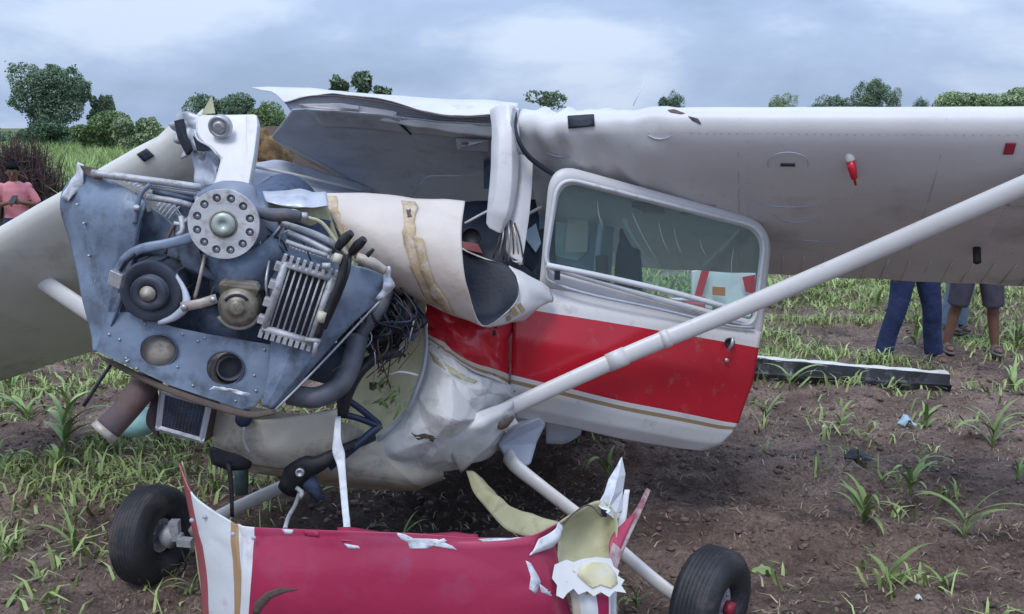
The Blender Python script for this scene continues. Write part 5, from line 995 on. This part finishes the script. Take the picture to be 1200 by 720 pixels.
tb('coolant_hose', [(468, 412, 3.72), (440, 420, 3.66), (420, 438, 3.62), (406, 465, 3.60), (400, 488, 3.60)], .024, M['dark'], 20, par=PL)
tb('coolant_hose', [(470, 330, 3.78), (480, 355, 3.74), (470, 380, 3.7), (440, 400, 3.66)], .02, M['dark'], 20, par=PL)
tb('coolant_hose', [(455, 340, 3.7), (445, 365, 3.65), (425, 392, 3.62), (415, 430, 3.62)], .026, M['hose'], 20, par=PL)
tb('engine_mount_tube', [(392, 462, 3.62), (415, 474, 3.65), (444, 497, 3.70)], .014, M['hoseb'], 8, par=PL)
tb('engine_mount_tube', [(382, 484, 3.62), (412, 488, 3.65), (446, 500, 3.70)], .014, M['hoseb'], 8, par=PL)
tb('engine_mount_tube', [(446, 498, 3.70), (420, 520, 3.66), (385, 548, 3.6)], .018, M['hoseb'], 8, par=PL)
tb('engine_mount_tube', [(330, 420, 3.7), (380, 410, 3.78), (470, 380, 3.95)], .014, M['hoseb'], 8, par=PL)
tb('frayed_wire', [(455, 440, 3.7), (470, 436, 3.68), (490, 440, 3.7)], .005, M['white'], 8, par=PL)
tb('white_wire', [(486, 372, 3.72), (479, 398, 3.70), (466, 412, 3.7)], .004, M['alu'], 8, par=PL)
for k in range(9):
    x0, y0 = r.uniform(440, 482), r.uniform(438, 485); tb('caught_leaf', [(x0, y0, 3.80), (x0+r.uniform(-8, 8), y0-6, 3.76), (x0+r.uniform(-14, 14), y0+r.uniform(-4, 10), 3.78)], [.006, .012, .002], M['leaf'], 6, 6, par=PL, flat=.2)
csheet('strap', [[(393, 489, 3.52), (399, 488, 3.52)], [(391, 515, 3.46), (400, 515, 3.46)], [(390, 530, 3.44), (404, 532, 3.44)], [(396, 550, 3.40), (405, 550, 3.40)], [(400, 590, 3.2), (408, 590, 3.2)], [(403, 622, 3.02), (411, 622, 3.02)]], M['rubw'], 40, 6, .012, 14, 90, .008, par=PL)
tb('chain_link_rod', [(351, 577, 3.55), (346, 592, 3.4), (338, 606, 3.2), (334, 620, 3.05)], .008, M['cast'], 10, par=PL)
tb('chain_link_rod', [(350, 585, 3.5), (354, 578, 3.52), (348, 572, 3.54)], .010, M['cast'], 6, par=PL)

r = random.Random(21)
for k in range(22):     # thin leads and pipes over the engine
    x0, y0 = r.uniform(205, 345), r.uniform(238, 300); x1, y1 = x0+r.uniform(-40, 60), y0+r.uniform(10, 80)
    tb('engine_wire', [(x0, y0, 3.50), ((x0+x1)/2+r.uniform(-15, 15), (y0+y1)/2-r.uniform(0, 14), 3.44), (x1, y1, 3.48)], r.choice([.0025, .003, .004, .005]), M[r.choice(['dark', 'steel', 'brown', 'cast', 'hoseb'])], 12, 5)
for (x, y) in ((128, 392), (140, 398), (170, 380), (214, 392), (232, 400), (298, 440), (300, 458), (276, 470), (226, 452), (160, 432), (240, 396), (310, 410), (208, 430), (148, 420)):
    b = MB(); b.lathe(W(x, y, Yl(x, y)-.002), AX, [(0, 0), (.0055, 0), (.0045, .004), (0, .005)], 8); b.build('screw', M['steel'], EN)
for (x, y) in ((90, 240), (98, 262), (104, 300), (112, 330), (150, 250), (138, 300), (122, 360)):
    b = MB(); b.lathe(W(x, y, 3.41), AX, [(0, -.02), (.0055, -.02), (.0045, .004), (0, .005)], 8); b.build('screw', M['steel'], EN)
tb('clamp_bracket', [(232, 232, 3.42), (226, 250, 3.38), (214, 262, 3.38), (204, 262, 3.38)], .008, M['cast'], 10)
tb('clamp_bracket', [(212, 254, 3.38), (214, 270, 3.36), (208, 276, 3.36)], .010, M['cast'], 6)
tb('oil_pipe', [(240, 300, 3.40), (236, 318, 3.36), (232, 336, 3.36), (228, 350, 3.36)], .007, M['tan'], 10)
tb('oil_pipe', [(316, 300, 3.42), (312, 330, 3.36), (314, 352, 3.38)], .006, M['steel'], 10)

# ================================================================== detached cowling in front
CW = thing('engine_cowling', 'torn red engine cowling with white and gold stripes lying in front of the nose', 'cowling', (0.0, 3.05, 0.0))
b = MB()
cy = [3.30, 3.22, 3.12, 3.095, 3.06, 2.95, 2.90, 2.90, 2.95, 3.06]
top = [(213, 541), (229, 580), (272, 611), (281, 614), (298, 618), (400, 622), (480, 625), (560, 630), (622, 628), (655, 614)]
r1_ = [(222, 590), (236, 620), (272, 634), (281, 635), (296, 636), (400, 640), (480, 641), (560, 643), (620, 640), (652, 635)]
r2_ = [(232, 655), (244, 668), (274, 678), (283, 678), (294, 678), (400, 680), (480, 682), (560, 682), (630, 680), (660, 678)]
r3_ = [(238, 725), (248, 727), (276, 730), (284, 730), (291, 731), (400, 734), (480, 736), (560, 736), (640, 730), (674, 727)]
r4_ = [(244, 800), (254, 802), (279, 806), (286, 807), (293, 808), (400, 818), (480, 820), (560, 818), (640, 806), (680, 800)]
bow = [0, -.02, -.05, -.05, .02]
g = loft([[(p[0], p[1], cy[i]+bow[k]) for i, p in enumerate(rw)] for k, rw in enumerate((top, r1_, r2_, r3_, r4_))], 60, 91, True)
gm = crumple(g, .020, 3.0, 100); gm = facet(gm, .007, 7, 4, 101, .15)
b.grid(gm); FP = b.build('front_panel', M['cowl'], CW, solid=.006)
def cw(name, rows, m, nv=20, nu=20, amp=.01, fq=8, seed=1, th=.005, smooth=True, inner=None):
    b = MB(); g = loft(rows, nv, nu, smooth); b.grid(crumple(g, amp, fq, seed)); return b.build(name, m, CW, solid=th, inner=inner)
cw('turned_lip', [[(395, 620, 3.02), (470, 624, 3.0), (560, 628, 2.99)], [(400, 634, 2.93), (470, 638, 2.90), (560, 640, 2.90)]], M['magenta'], 6, 30, .012, 12, 103)
bvF = surf(FP)
for poly in ([(462, 624), (470, 624), (484, 631), (512, 632), (530, 640), (536, 645), (524, 643), (508, 640), (500, 643), (480, 643), (478, 636), (470, 632)], [(505, 636), (520, 631), (524, 634), (512, 640)],
             [(403, 637), (420, 640), (422, 643), (408, 643)], [(330, 620), (344, 621), (342, 626), (334, 626)], [(560, 632), (600, 629), (626, 622), (624, 628), (596, 633), (566, 635)],
             [(616, 657), (622, 660), (630, 674), (634, 682), (628, 697), (620, 690), (622, 676)], [(632, 684), (640, 690), (650, 696), (656, 703), (646, 699), (634, 694)],
             [(644, 628), (655, 622), (656, 640), (648, 636)]):
    drape(FP, 'peeled_paint', poly, M['chip'], .0045, .001, CW, bvF)
drape(FP, 'scuffed_paint', [(352, 617), (372, 619), (374, 630), (358, 628)], M['magenta'], .006, .001, CW, bvF)
cw('torn_corner', [[(655, 612, 3.06), (648, 622, 3.0), (632, 632, 2.95)], [(660, 620, 3.05), (650, 632, 2.98), (626, 646, 2.92)], [(652, 636, 3.0), (640, 645, 2.96), (622, 652, 2.91)]], M['rubw'], 12, 14, .015, 14, 108)
drape(FP, 'tear', [(296, 719), (299, 706), (312, 694), (328, 689), (350, 691), (332, 695), (318, 701), (308, 712), (303, 720)], M['brown'], .0055, .001, CW, bvF)

# inner shell
cw('inner_shell', [[(656, 612, 3.08), (675, 600, 3.14), (700, 588, 3.22), (714, 592, 3.2)], [(654, 630, 3.12), (680, 620, 3.2), (705, 612, 3.24), (722, 612, 3.18)], [(652, 650, 3.1), (680, 645, 3.18), (705, 640, 3.2), (720, 640, 3.14)], [(650, 668, 3.05), (680, 665, 3.1), (705, 662, 3.12), (716, 660, 3.10)]], M['oliv2'], 24, 24, .012, 7, 112)
cw('torn_strip', [[(546, 552, 3.92), (556, 552, 3.9), (566, 560, 3.9)], [(554, 575, 3.8), (566, 572, 3.78), (578, 578, 3.78)], [(572, 598, 3.6), (590, 590, 3.55), (600, 598, 3.52)], [(596, 622, 3.3), (620, 606, 3.3), (640, 610, 3.3)], [(640, 634, 3.12), (655, 614, 3.12), (662, 616, 3.14)]], M['oliv2'], 40, 14, .012, 8, 113)
b = MB(); b.plate([(728, 536, 3.36), (723, 546, 3.33), (713, 562, 3.29), (708, 578, 3.26), (700, 592, 3.24), (712, 598, 3.20), (719, 580, 3.23), (724, 560, 3.28)], th=.004); b.build('upright_shard', M['chip'], CW)
b = MB(); b.plate([(729, 536, 3.36), (724, 560, 3.275), (719, 580, 3.225), (712, 598, 3.195), (722, 603, 3.21), (729, 598, 3.25), (730, 575, 3.29), (733, 556, 3.33)], th=.004); b.build('upright_shard', M['rubw'], CW)
b = MB(); b.plate([(700, 592, 3.23), (706, 588, 3.22), (716, 598, 3.19), (728, 602, 3.22), (722, 610, 3.2), (712, 602, 3.18)], th=.004); b.build('torn_shard', M['rubw'], CW)
cw('upright_shard', [[(732, 574, 3.3), (738, 574, 3.3)], [(724, 610, 3.24), (733, 612, 3.24)], [(716, 660, 3.12), (724, 662, 3.12)], [(712, 725, 3.05), (722, 725, 3.05)]], M['white'], 24, 6, .008, 10, 115)
cw('upright_shard', [[(758, 572, 3.36), (762, 575, 3.36)], [(744, 598, 3.28), (752, 600, 3.28)], [(722, 628, 3.18), (738, 630, 3.18)], [(712, 655, 3.1), (726, 658, 3.1)], [(708, 672, 3.06), (722, 676, 3.06)]], mat('scraped_red_white', (.40, .33, .33), .5, 0, .2, 12, (.20, .03, .05), .5, 14), 26, 8, .02, 10, 116)
cw('red_backing', [[(738, 605, 3.24), (745, 602, 3.25)], [(716, 630, 3.16), (732, 632, 3.16)], [(714, 656, 3.10), (722, 658, 3.10)]], M['magenta'], 12, 6, .01, 10, 117)
b = MB(); b.plate([(x, y, 2.975-.0012*(y-655)+.0006*(x-650)) for x, y in ((650, 662), (664, 656), (672, 659), (684, 655), (700, 653), (716, 655), (719, 664), (726, 669), (724, 675), (732, 680), (728, 686), (734, 695), (720, 693), (714, 700), (704, 694), (696, 699), (688, 693), (678, 697), (672, 690), (664, 696), (660, 702), (652, 698), (653, 686), (647, 678))], th=.004)
SPt = b.build('scraped_patch', mat('peeled_white', (.74, .73, .72), .5, 0, .06, 9, (.62, .58, .40), .2, 9), CW)
drape(SPt, 'primer_patch', [(680, 664), (694, 658), (712, 660), (722, 672), (724, 684), (716, 690), (704, 686), (694, 690), (684, 682), (676, 674)], mat('yellow_primer', (.66, .61, .38), .6, 0, .12, 14, (.74, .73, .70), .3, 16), .003, .001, CW)
b = MB(); b.plate([(x, y, 2.955+.0006*(x-650)) for x, y in ((672, 668), (677, 672), (675, 684), (680, 694), (674, 698), (668, 690), (670, 678))], th=.004); b.build('torn_shard', M['rubw'], CW)
b = MB(); b.plate([(652, 684, 2.955), (664, 681, 2.95), (670, 690, 2.95), (662, 700, 2.955), (655, 697, 2.95)], th=.004); b.build('torn_shard', M['chip'], CW)
cw('lower_corner', [[(668, 692, 3.0), (690, 697, 2.99), (716, 696, 3.02)], [(672, 725, 2.99), (694, 727, 2.98), (716, 727, 3.01)], [(680, 800, 3.02), (698, 805, 3.0), (716, 805, 3.03)]],
   mat('corner_stripes', WHT, .4, 0, .06, 6, stripes=[(0, (.62, .56, .45)), (.22, (.72, .74, .75)), (.66, (.40, .02, .08)), (.93, (.72, .74, .75))], axis=0), 20, 24, .006, 9, 119)
cw('side_wall', [[(716, 690, 3.02), (722, 690, 3.2)], [(718, 727, 3.02), (724, 727, 3.3)], [(720, 805, 3.05), (726, 770, 3.5)]], M['white'], 14, 8, .008, 8, 120)
cw('left_wall', [[(213, 541, 3.30), (216, 548, 3.4)], [(222, 592, 3.30), (226, 590, 3.5)], [(240, 725, 3.28), (248, 700, 3.6)], [(246, 798, 3.3), (252, 760, 3.6)]], M['oliv2'], 24, 8, .01, 6, 121)
b = MB(); b.tube([W(660, 614, 3.06), W(672, 602, 3.1), W(690, 592, 3.16), W(706, 606, 3.14)], .0035, 5, n=12); b.build('bent_wire', M['brown'], CW)
b = MB(); b.plate([(704, 597, 3.19), (712, 599, 3.19), (711, 606, 3.19), (705, 606, 3.19)], th=.006); b.build('latch_hole', M['inner'], CW)
for (x, y) in ((228, 606), (243, 602), (407, 634), (300, 626), (276, 622)): b = MB(); b.lathe(W(x, y, 3.0 if x > 390 else 3.05 if x > 270 else 3.2)+Vector((0, -.03, 0)), Vector((0, -1, .2)), [(0, 0), (.009, 0), (.008, .004), (0, .004)], 10); b.build('fastener', M['alud'], CW)

# ================================================================== wreckage on the ground
t = thing('broken_wing_panel', 'long white topped, dark sided wing panel lying on the soil behind the open door', 'wreckage', tuple(G(990, 455)))
Yp = G(1000, 455).y
def GP(x, y, dz=0): p = G(x, y); p.z += dz; return p
b = MB(); A_, B_ = GP(872, 452), GP(1112, 462)
ax_ = (B_-A_); bk = Vector((0.02, .20, 0)); rows = []
for (o_, z_) in ((Vector((0, .0, 0)), .0), (Vector((0, -.035, 0)), .09), (Vector((0, .0, 0)), .10), (Vector((0, .01, 0)), .192), (Vector((0, .05, 0)), .198), (Vector((0, .11, 0)), .19)):
    rows.append([A_+ax_*(k/30)+o_+Vector((0, 0, z_*(1.12-.38*k/30)+.01)) for k in range(31)])
g1 = crumple(rows[:4], .016, 9, 130); b.grid(g1, 0, False); b.build('leading_face', mat('dark_panel_face', (.03, .03, .035), .35, 0, .4, 5, (.3, .3, .3), .16, 6), t, solid=.008)
b = MB(); b.grid(crumple(rows[3:], .016, 9, 130), 0, False); b.build('upper_skin', M['wing_low'], t, solid=.005)
b = MB(); b.tube([GP(1085, 458, .14), GP(1100, 460, .12), GP(1112, 461, .09)], [.02, .03, .015], 8, flat=.4); b.build('torn_end', M['rubw'], t)
def scrap(name, label, cat, x, y, sz, m, seed, hgt=.04, group=None):
    p = GP(x, y); p.z = HZ(p.x, p.y); r = random.Random(seed); b = MB(); rows = []
    for i in range(5):
        rows.append([p+Vector(((j/4-.5)*sz*(1-.25*abs(i-2)), (i/4-.5)*sz*.8, hgt*(1-((j-2)/2.5)**2)*(0.6+r.uniform(-.2, .4))+.006)) for j in range(5)])
    b.grid(loft(rows, 14, 14)); o = b.build(name, m, None, solid=.004); tag(o, label, cat, group); return o
scrap('blue_scrap', 'small pale blue plastic scrap on the soil below the long wing panel', 'scrap', 1062, 502, .13, mat('pale_blue_plastic', (.36, .50, .58), .4), 1, .07)
o = scrap('black_debris', 'crumpled black debris lump on the bare soil', 'debris', 1005, 552, .17, M['dark'], 2, .08)
scrap('white_chip', 'tiny white chip on the soil left of the blue scrap', 'scrap', 966, 503, .035, M['rubw'], 3, .02)
scrap('white_chip', 'tiny white chip of skin on the soil at the lower right edge', 'scrap', 1075, 718, .03, M['rubw'], 4, .02)
scrap('pale_straw_leaf', 'pale dry leaf lying beside the right tyre', 'leaf', 896, 655, .12, M['leafp'], 5, .02)
b = MB(); c = GP(160, 512); c = Vector((c.x, c.y, .02)); b.ball(W(160, 494, 4.9), Vector((.13, 0, 0)), Vector((0, .12, 0)), Vector((0, 0, .085)), 20); tag(b.build('turquoise_tub', M['aqua'], None), 'pale turquoise plastic tub on the grass behind the exhaust pipe', 'tub')
# pit with darker soil under the wreck: loose lumps
# ================================================================== maize seedlings
def bladeleaf(b, p, az, L, wd, droop, el=1.1, mi=0, n=9):
    """a strap leaf with a folded midrib, rising then arching over"""
    d = Vector((math.cos(az), math.sin(az), 0)); s = Vector((-d.y, d.x, 0)); q = p.copy(); e = el; V = []
    for i in range(n):
        t = i/(n-1); w = wd*(math.sin(math.pi*min(1, .12+.88*t)**.75)**.8)*.5 if t < 1 else 0.0005
        nrm = Vector((-math.sin(e)*d.x, -math.sin(e)*d.y, math.cos(e)))
        V.append([q-s*w+nrm*w*.35, q, q+s*w+nrm*w*.35])
        q = q+(d*math.cos(e)+Vector((0, 0, 1))*math.sin(e))*(L/(n-1)); e -= droop/(n-1)*(0.5+t)
    b.grid(V, mi)
def seedling(x, y, hpx, label, seed, nl=6, spread=1.0, group='maize seedlings growing in the field', parts=True, pale=False):
    p = GP(x, y); p.z = HZ(p.x, p.y)-.01; sc = hpx*p.y/F; r = random.Random(seed)
    ms = M['leafp'] if pale else M['leaf']
    if parts:
        root = thing('maize_seedling', label, 'maize seedling', tuple(p), group)
        b = MB(); b.tube([p, p+Vector((r.uniform(-.01, .01), 0, sc*.25)), p+Vector((r.uniform(-.02, .02), 0, sc*.5))], [.008, .007, .004], 7); b.build('stem', M['leafp'], root)
    else: b = MB(); b.tube([p, p+Vector((0, 0, sc*.4))], [.007, .003], 5)
    a0 = r.uniform(0, 6.28)
    for k in range(nl):
        az = a0+k*math.pi*(1 if r.random() < .8 else .6)+r.uniform(-.55, .55)
        if parts: b = MB()
        bladeleaf(b, p+Vector((0, 0, sc*(.05+.40*k/nl))), az, sc*r.uniform(.75, 1.25)*spread, sc*r.uniform(.075, .145), r.uniform(.8, 2.5), r.uniform(.75, 1.35), n=9)
        if parts: b.build('leaf', ms, root)
    if not parts:
        o = b.build('maize_seedling', ms, None); tag(o, label, 'maize seedling', group); return o
    return root
for (x, y, h_, lab, sd, nl, sp) in (
    (1012, 614, 62, 'bushiest maize seedling, left of centre on the right soil, leaves fanned', 1, 11, 1.0),
    (1066, 578, 60, 'maize seedling with a broad leaf rising right, below the blue scrap', 2, 7, 1.0),
    (1130, 632, 74, 'tall maize seedling with one long leaf arching right at the right', 3, 6, .95),
    (1040, 700, 62, 'maize seedling with one thick leaf leaning left near the bottom', 4, 4, 1.0),
    (1104, 690, 46, 'small thin maize seedling right of the leaning one near the bottom', 5, 5, 1.0),
    (1163, 522, 64, 'bright yellow green maize seedling at the right below the people', 6, 8, .9),
    (1085, 494, 44, 'maize seedling just in front of the torn end of the long panel', 7, 7, 1.0),
    (985, 502, 34, 'small maize seedling in front of the middle of the long panel', 8, 5, 1.0),
    (1192, 565, 34, 'low maize seedling at the right edge', 9, 5, 1.0),
    (898, 488, 34, 'pale maize seedling beside the lower corner of the red door', 10, 5, 1.0),
    (925, 462, 48, 'thin maize seedling standing before the long panel near the door', 11, 4, 1.0),
    (898, 530, 24, 'tiny curled maize seedling on the bare soil', 12, 3, 1.0),
    (712, 560, 52, 'maize seedling behind the upright cowling shard', 13, 4, 1.0),
    (470, 625, 44, 'maize seedling in the shadow under the nose', 14, 4, 1.0),
    (372, 590, 34, 'maize seedling under the nose gear link', 15, 4, 1.0),
    (78, 522, 78, 'tall maize seedling under the drooping wing, by the bent rod', 16, 8, .9),
    (30, 488, 50, 'maize seedling under the drooping wing near the left edge', 17, 6, 1.0),
    (88, 648, 50, 'sprawling maize seedling left of the left wheel', 18, 8, 1.25),
    (12, 565, 44, 'maize seedling at the left edge below the wing', 19, 6, 1.0),
    (118, 570, 40, 'maize seedling between the wing shadow and the left wheel', 20, 5, 1.1),
    (225, 700, 40, 'maize seedling beside the left edge of the cowling', 21, 5, 1.0),
    (745, 712, 44, 'maize seedling between the cowling and the right tyre', 22, 4, 1.1),
    (10, 640, 30, 'low maize seedling at the left edge beside the wheel', 24, 5, 1.2),
    (250, 575, 36, 'maize seedling behind the left cowling spike', 25, 5, 1.1)):
    seedling(x, y, h_, lab, sd, nl, sp, pale=sd in (6, 10))
r = random.Random(77); k = 0
protos = []
for i in range(120):
    X = r.uniform(.6, 6.2) if i % 3 else r.uniform(-6.5, -1.9); row = r.randrange(11)
    Yr = 7.0+row*.75+r.uniform(-.12, .12)
    if i % 3 == 0: Yr = 5.2+r.uniform(0, 7)
    X *= (Yr/7)
    if 700 < 600+F*X/Yr < 5000 and 1020 < 600+F*X/Yr < 1180 and Yr < 7.9: continue
    if not protos or len(protos) < 8:
        b = MB(); p0 = Vector((0, 0, 0)); b.tube([p0, Vector((0, 0, .1))], [.007, .003], 5)
        a0 = r.uniform(0, 6.28)
        for q in range(r.randint(5, 8)): bladeleaf(b, Vector((0, 0, .02+.015*q)), a0+q*math.pi+r.uniform(-.6, .6), r.uniform(.16, .30), r.uniform(.02, .034), r.uniform(.9, 2.2), r.uniform(.8, 1.4), n=7)
        o = b.build('maize_seedling', M['leaf'] if len(protos) % 3 else M['leafp'], None); protos.append(o)
    else:
        o = r.choice(protos).copy(); C.objects.link(o)
    o.location = (X, Yr, HZ(X, Yr)-.01); o.rotation_euler = (0, 0, r.uniform(0, 6.28)); q = r.uniform(.7, 1.25); o.scale = (q, q, q)
    tag(o, 'young maize seedling among the weeds of the field behind the wreck' if X > 0 else 'young maize seedling among the weeds under the drooping wing', 'maize seedling', 'maize seedlings growing in the field behind the wreck' if X > 0 else 'maize seedlings under the drooping wing')

# ================================================================== people
def bake(bm, name, m, parent, vox, smooth=3):
    me = bpy.data.meshes.new(name); bmesh.ops.recalc_face_normals(bm, faces=bm.faces); bm.to_mesh(me); bm.free(); o = bpy.data.objects.new(name, me); C.objects.link(o)
    md = o.modifiers.new('r', 'REMESH'); md.mode = 'VOXEL'; md.voxel_size = vox; md.use_smooth_shade = True
    sm = o.modifiers.new('s', 'SMOOTH'); sm.iterations = smooth; sm.factor = .5
    dg = bpy.context.evaluated_depsgraph_get(); dg.update(); me2 = bpy.data.meshes.new_from_object(o.evaluated_get(dg)); me2.name = name; o.modifiers.clear(); o.data = me2; bpy.data.meshes.remove(me)
    me2.materials.clear(); me2.materials.append(m)
    if parent: o.parent = parent
    return o
def person(label, X, Y, yaw, H, feet, skin_, top_m, leg_m, legs='long', arms=None, look=0.0, group=None, shoes='sandal', lean=0.0, topname='shirt'):
    """local frame: x to the person's left, -y is where they face"""
    k = H/1.72; root = thing('person', label, 'person', (X, Y, HZ(X, Y)), group); root.rotation_euler = (0, 0, yaw)
    V = lambda x, y, z: Vector((x*k, y*k, z*k))
    hip = [V(.085, 0, .90), V(-.085, 0, .90)]; ank = [V(feet[0][0], feet[0][1], .085), V(feet[1][0], feet[1][1], .085)]
    knee = [(hip[i]+ank[i])/2+V(0, -.035, .0) for i in (0, 1)]
    sh = [V(.160, lean, 1.39), V(-.160, lean, 1.39)]
    arms = arms or [((.24, .02, 1.13), (.25, -.05, .88)), ((-.24, .02, 1.13), (-.25, -.05, .88))]
    def limb(b, pts, rr_, seg=12):
        b.tube(pts, rr_, seg); 
        for p, r_ in zip(pts, rr_): b.ball(p, Vector((r_, 0, 0)), Vector((0, r_, 0)), Vector((0, 0, r_)), 10)
    b = MB()
    for i in (0, 1):
        limb(b, [hip[i], hip[i].lerp(knee[i], .5), knee[i], knee[i].lerp(ank[i], .35)+V(0, .02, 0), ank[i]], [.085*k, .072*k, .052*k, .052*k, .036*k])
        b.ball(ank[i]+V(0, -.06, -.045), V(.042, 0, 0), V(0, .115, 0), V(0, 0, .032), 12)
        e = V(*arms[i][0]); wv = V(*arms[i][1]); limb(b, [sh[i], sh[i].lerp(e, .5), e, e.lerp(wv, .4), wv], [.052*k, .045*k, .037*k, .036*k, .024*k])
        hd = (wv-e).normalized(); sd_ = V(1 if i == 0 else -1, 0, 0); palm = wv+hd*.055*k
        ref = (sd_-hd*sd_.dot(hd)).normalized(); nn = hd.cross(ref)
        b.ball(palm, hd*.05*k, ref*.016*k, nn*.04*k, 10)
        for q, (ln, of) in enumerate(((.065, .030), (.078, .010), (.074, -.010), (.056, -.030))):
            s0 = palm+hd*.035*k+nn*of*k; s1 = s0+hd*ln*.5*k-ref*.006*k; s2 = s1+(hd-ref*.55).normalized()*ln*.55*k; b.tube([s0, s1, s2], [.0105*k, .0095*k, .0075*k], 7)
        s0 = wv+hd*.025*k+nn*.028*k; s1 = s0+(hd+nn*.9).normalized()*.035*k; b.tube([s0, s1, s1+(hd+nn*.2-ref*.3).normalized()*.032*k], [.013*k, .0115*k, .008*k], 7)
    ch = V(0, lean, 1.22)
    b.ball(V(0, 0, .93), V(.15, 0, 0), V(0, .105, 0), V(0, 0, .12), 14); b.ball(V(0, lean*.5, 1.08), V(.13, 0, 0), V(0, .095, 0), V(0, 0, .16), 14); b.ball(ch+V(0, 0, .06), V(.165, 0, 0), V(0, .11, 0), V(0, 0, .19), 14)
    nk = V(0, lean, 1.44); hc = V(0, lean-.03-look*.06, 1.60-look*.015); limb(b, [nk, nk.lerp(hc, .6)], [.055*k, .05*k])
    hr = Matrix.Rotation(look, 3, 'X'); HV = lambda x, y, z: hc+hr@V(x, y, z)
    b.ball(hc, hr@V(.074, 0, 0), hr@V(0, .092, 0), hr@V(0, 0, .112), 16); b.ball(HV(0, -.035, -.055), hr@V(.052, 0, 0), hr@V(0, .055, 0), hr@V(0, 0, .05), 12)
    b.tube([HV(0, -.088, .02), HV(0, -.105, -.018), HV(0, -.09, -.026)], [.008*k, .014*k, .009*k], 8)
    for s in (1, -1): b.ball(HV(.076*s, .005, -.01), hr@V(.010, 0, 0), hr@V(0, .02, 0), hr@V(0, 0, .032), 8)
    b.ball(HV(0, -.088, -.058), hr@V(.024, 0, 0), hr@V(0, .010, 0), hr@V(0, 0, .008), 8)
    body = bake(b.bm, 'body', skin_, root, .0095*k if k else .01, 2)
    for s in (1, -1):
        b = MB(); b.ball(HV(.03*s, -.084, .012), hr@V(.012, 0, 0), hr@V(0, .008, 0), hr@V(0, 0, .007), 8); o = b.build('eye', M['dark'], None); o.parent = root
    b = MB(); b.ball(HV(0, .018, .028), hr@V(.084, 0, 0), hr@V(0, .092, 0), hr@V(0, 0, .102), 18); b.ball(HV(0, -.05, .085), hr@V(.06, 0, 0), hr@V(0, .045, 0), hr@V(0, 0, .035), 12); o = bake(b.bm, 'hair', M['hair'], root, .010, 1)
    b = MB()
    lo = 1.0 if legs == 'long' else .40
    for i in (0, 1):
        bag = 1.0 if legs == 'long' else 1.15
        pts = [hip[i]+V(0, 0, .02), hip[i].lerp(knee[i], .5), knee[i], knee[i].lerp(ank[i], .5)+V(0, .01, 0), ank[i]+V(0, .0, -.01)]; rr_ = [.108*k, .098*k, .080*k, .076*k, .078*k]
        if legs != 'long': pts = [hip[i]+V(0, 0, .02), hip[i].lerp(knee[i], .5), knee[i], knee[i].lerp(ank[i], .12)]; rr_ = [.112*k, .105*k, .092*k, .094*k]
        b.tube(curve(pts, 18), rr_, 16)
    b.ball(V(0, 0, .93), V(.178, 0, 0), V(0, .13, 0), V(0, 0, .11), 16)
    bake(b.bm, 'trousers' if legs == 'long' else 'shorts', leg_m, root, .012, 2)
    b = MB(); prof = [(.165, .12, .86), (.158, .115, .95), (.146, .108, 1.08), (.158, .112, 1.22), (.165, .11, 1.34), (.125, .09, 1.42), (.07, .065, 1.46)]
    rings = [[V(rx*math.cos(a), lean*max(0, (z-.9)/.5)+ry*math.sin(a), z) for a in [2*math.pi*q/28 for q in range(28)]] for rx, ry, z in prof]
    Vv = b.grid(rings, 0, True, True); b.face(Vv[0]); b.face(Vv[-1])
    for i in (0, 1):
        e = V(*arms[i][0]); b.tube([sh[i]+V(-.02*(1 if i == 0 else -1), 0, 0), sh[i].lerp(e, .5), e.lerp(sh[i], .12)], [.060*k, .058*k, .058*k], 14); b.ball(sh[i], V(.058, 0, 0), V(0, .06, 0), V(0, 0, .055), 12)
    bake(b.bm, topname, top_m, root, .012, 3)
    for i in (0, 1):
        b = MB(); c_ = ank[i]+V(0, -.06, -.075); b.ball(c_, V(.05, 0, 0), V(0, .14, 0), V(0, 0, .02), 14); b.tube([c_+V(-.05, -.02, .0), c_+V(-.02, -.03, .065), c_+V(.02, -.03, .065), c_+V(.05, -.02, 0)], .012*k, 8, flat=1.6); bake(b.bm, 'sandal' if shoes == 'sandal' else 'shoe', M[shoes], root, .007, 1)
    return root
pf = W(20, 250, 11.0)
pp = person('man in a pink shirt at the far left looking down at his phone', pf.x, 11.0, math.radians(24), 1.54, ((.10, 0), (-.10, .02)), M['skin'], M['pink'], M['jeans'],
       arms=[((.27, .0, 1.13), (.07, -.24, 1.19)), ((-.27, .0, 1.13), (-.07, -.24, 1.19))], look=.40, topname='shirt')
ph = MB(); c = Vector((pf.x, 11.0, pp.location.z))+Matrix.Rotation(math.radians(24), 3, 'Z')@Vector((0, -.31, 1.105)); ph.box(c, Vector((.034, 0, 0)), Vector((0, .05, .045)), Vector((0, -.004, .0045))); tag(ph.build('phone', M['dark'], None, bevel=.002), 'dark phone held by the man in the pink shirt', 'phone')
a = G(1063, 424); person('person in loose blue jeans standing legs apart behind the wing', a.x, a.y, math.radians(12), 1.72, ((.24, -.02), (-.22, .03)), M['skin'], M['shirtw'], M['jeans'], lean=0.0)
a = G(1136, 412); person('person in charcoal knee length shorts and sandals behind the wing', a.x, a.y, math.radians(-8), 1.70, ((.21, 0), (-.20, .02)), M['skin'], M['shirtg'], M['shorts'], legs='short')
a = G(1148, 404); person('person in pale denim standing behind the one in charcoal shorts', a.x+.02, a.y+.55, math.radians(20), 1.66, ((.05, 0), (-.06, .02)), M['skin'], M['shirtb'], M['jeansl'], shoes='sandal')
a = G(1232, 414); person('person in pale denim cut off by the right edge of the photo', a.x, a.y, math.radians(-15), 1.7, ((.10, 0), (-.12, .02)), M['skin'], M['shirtw'], M['jeansl'])
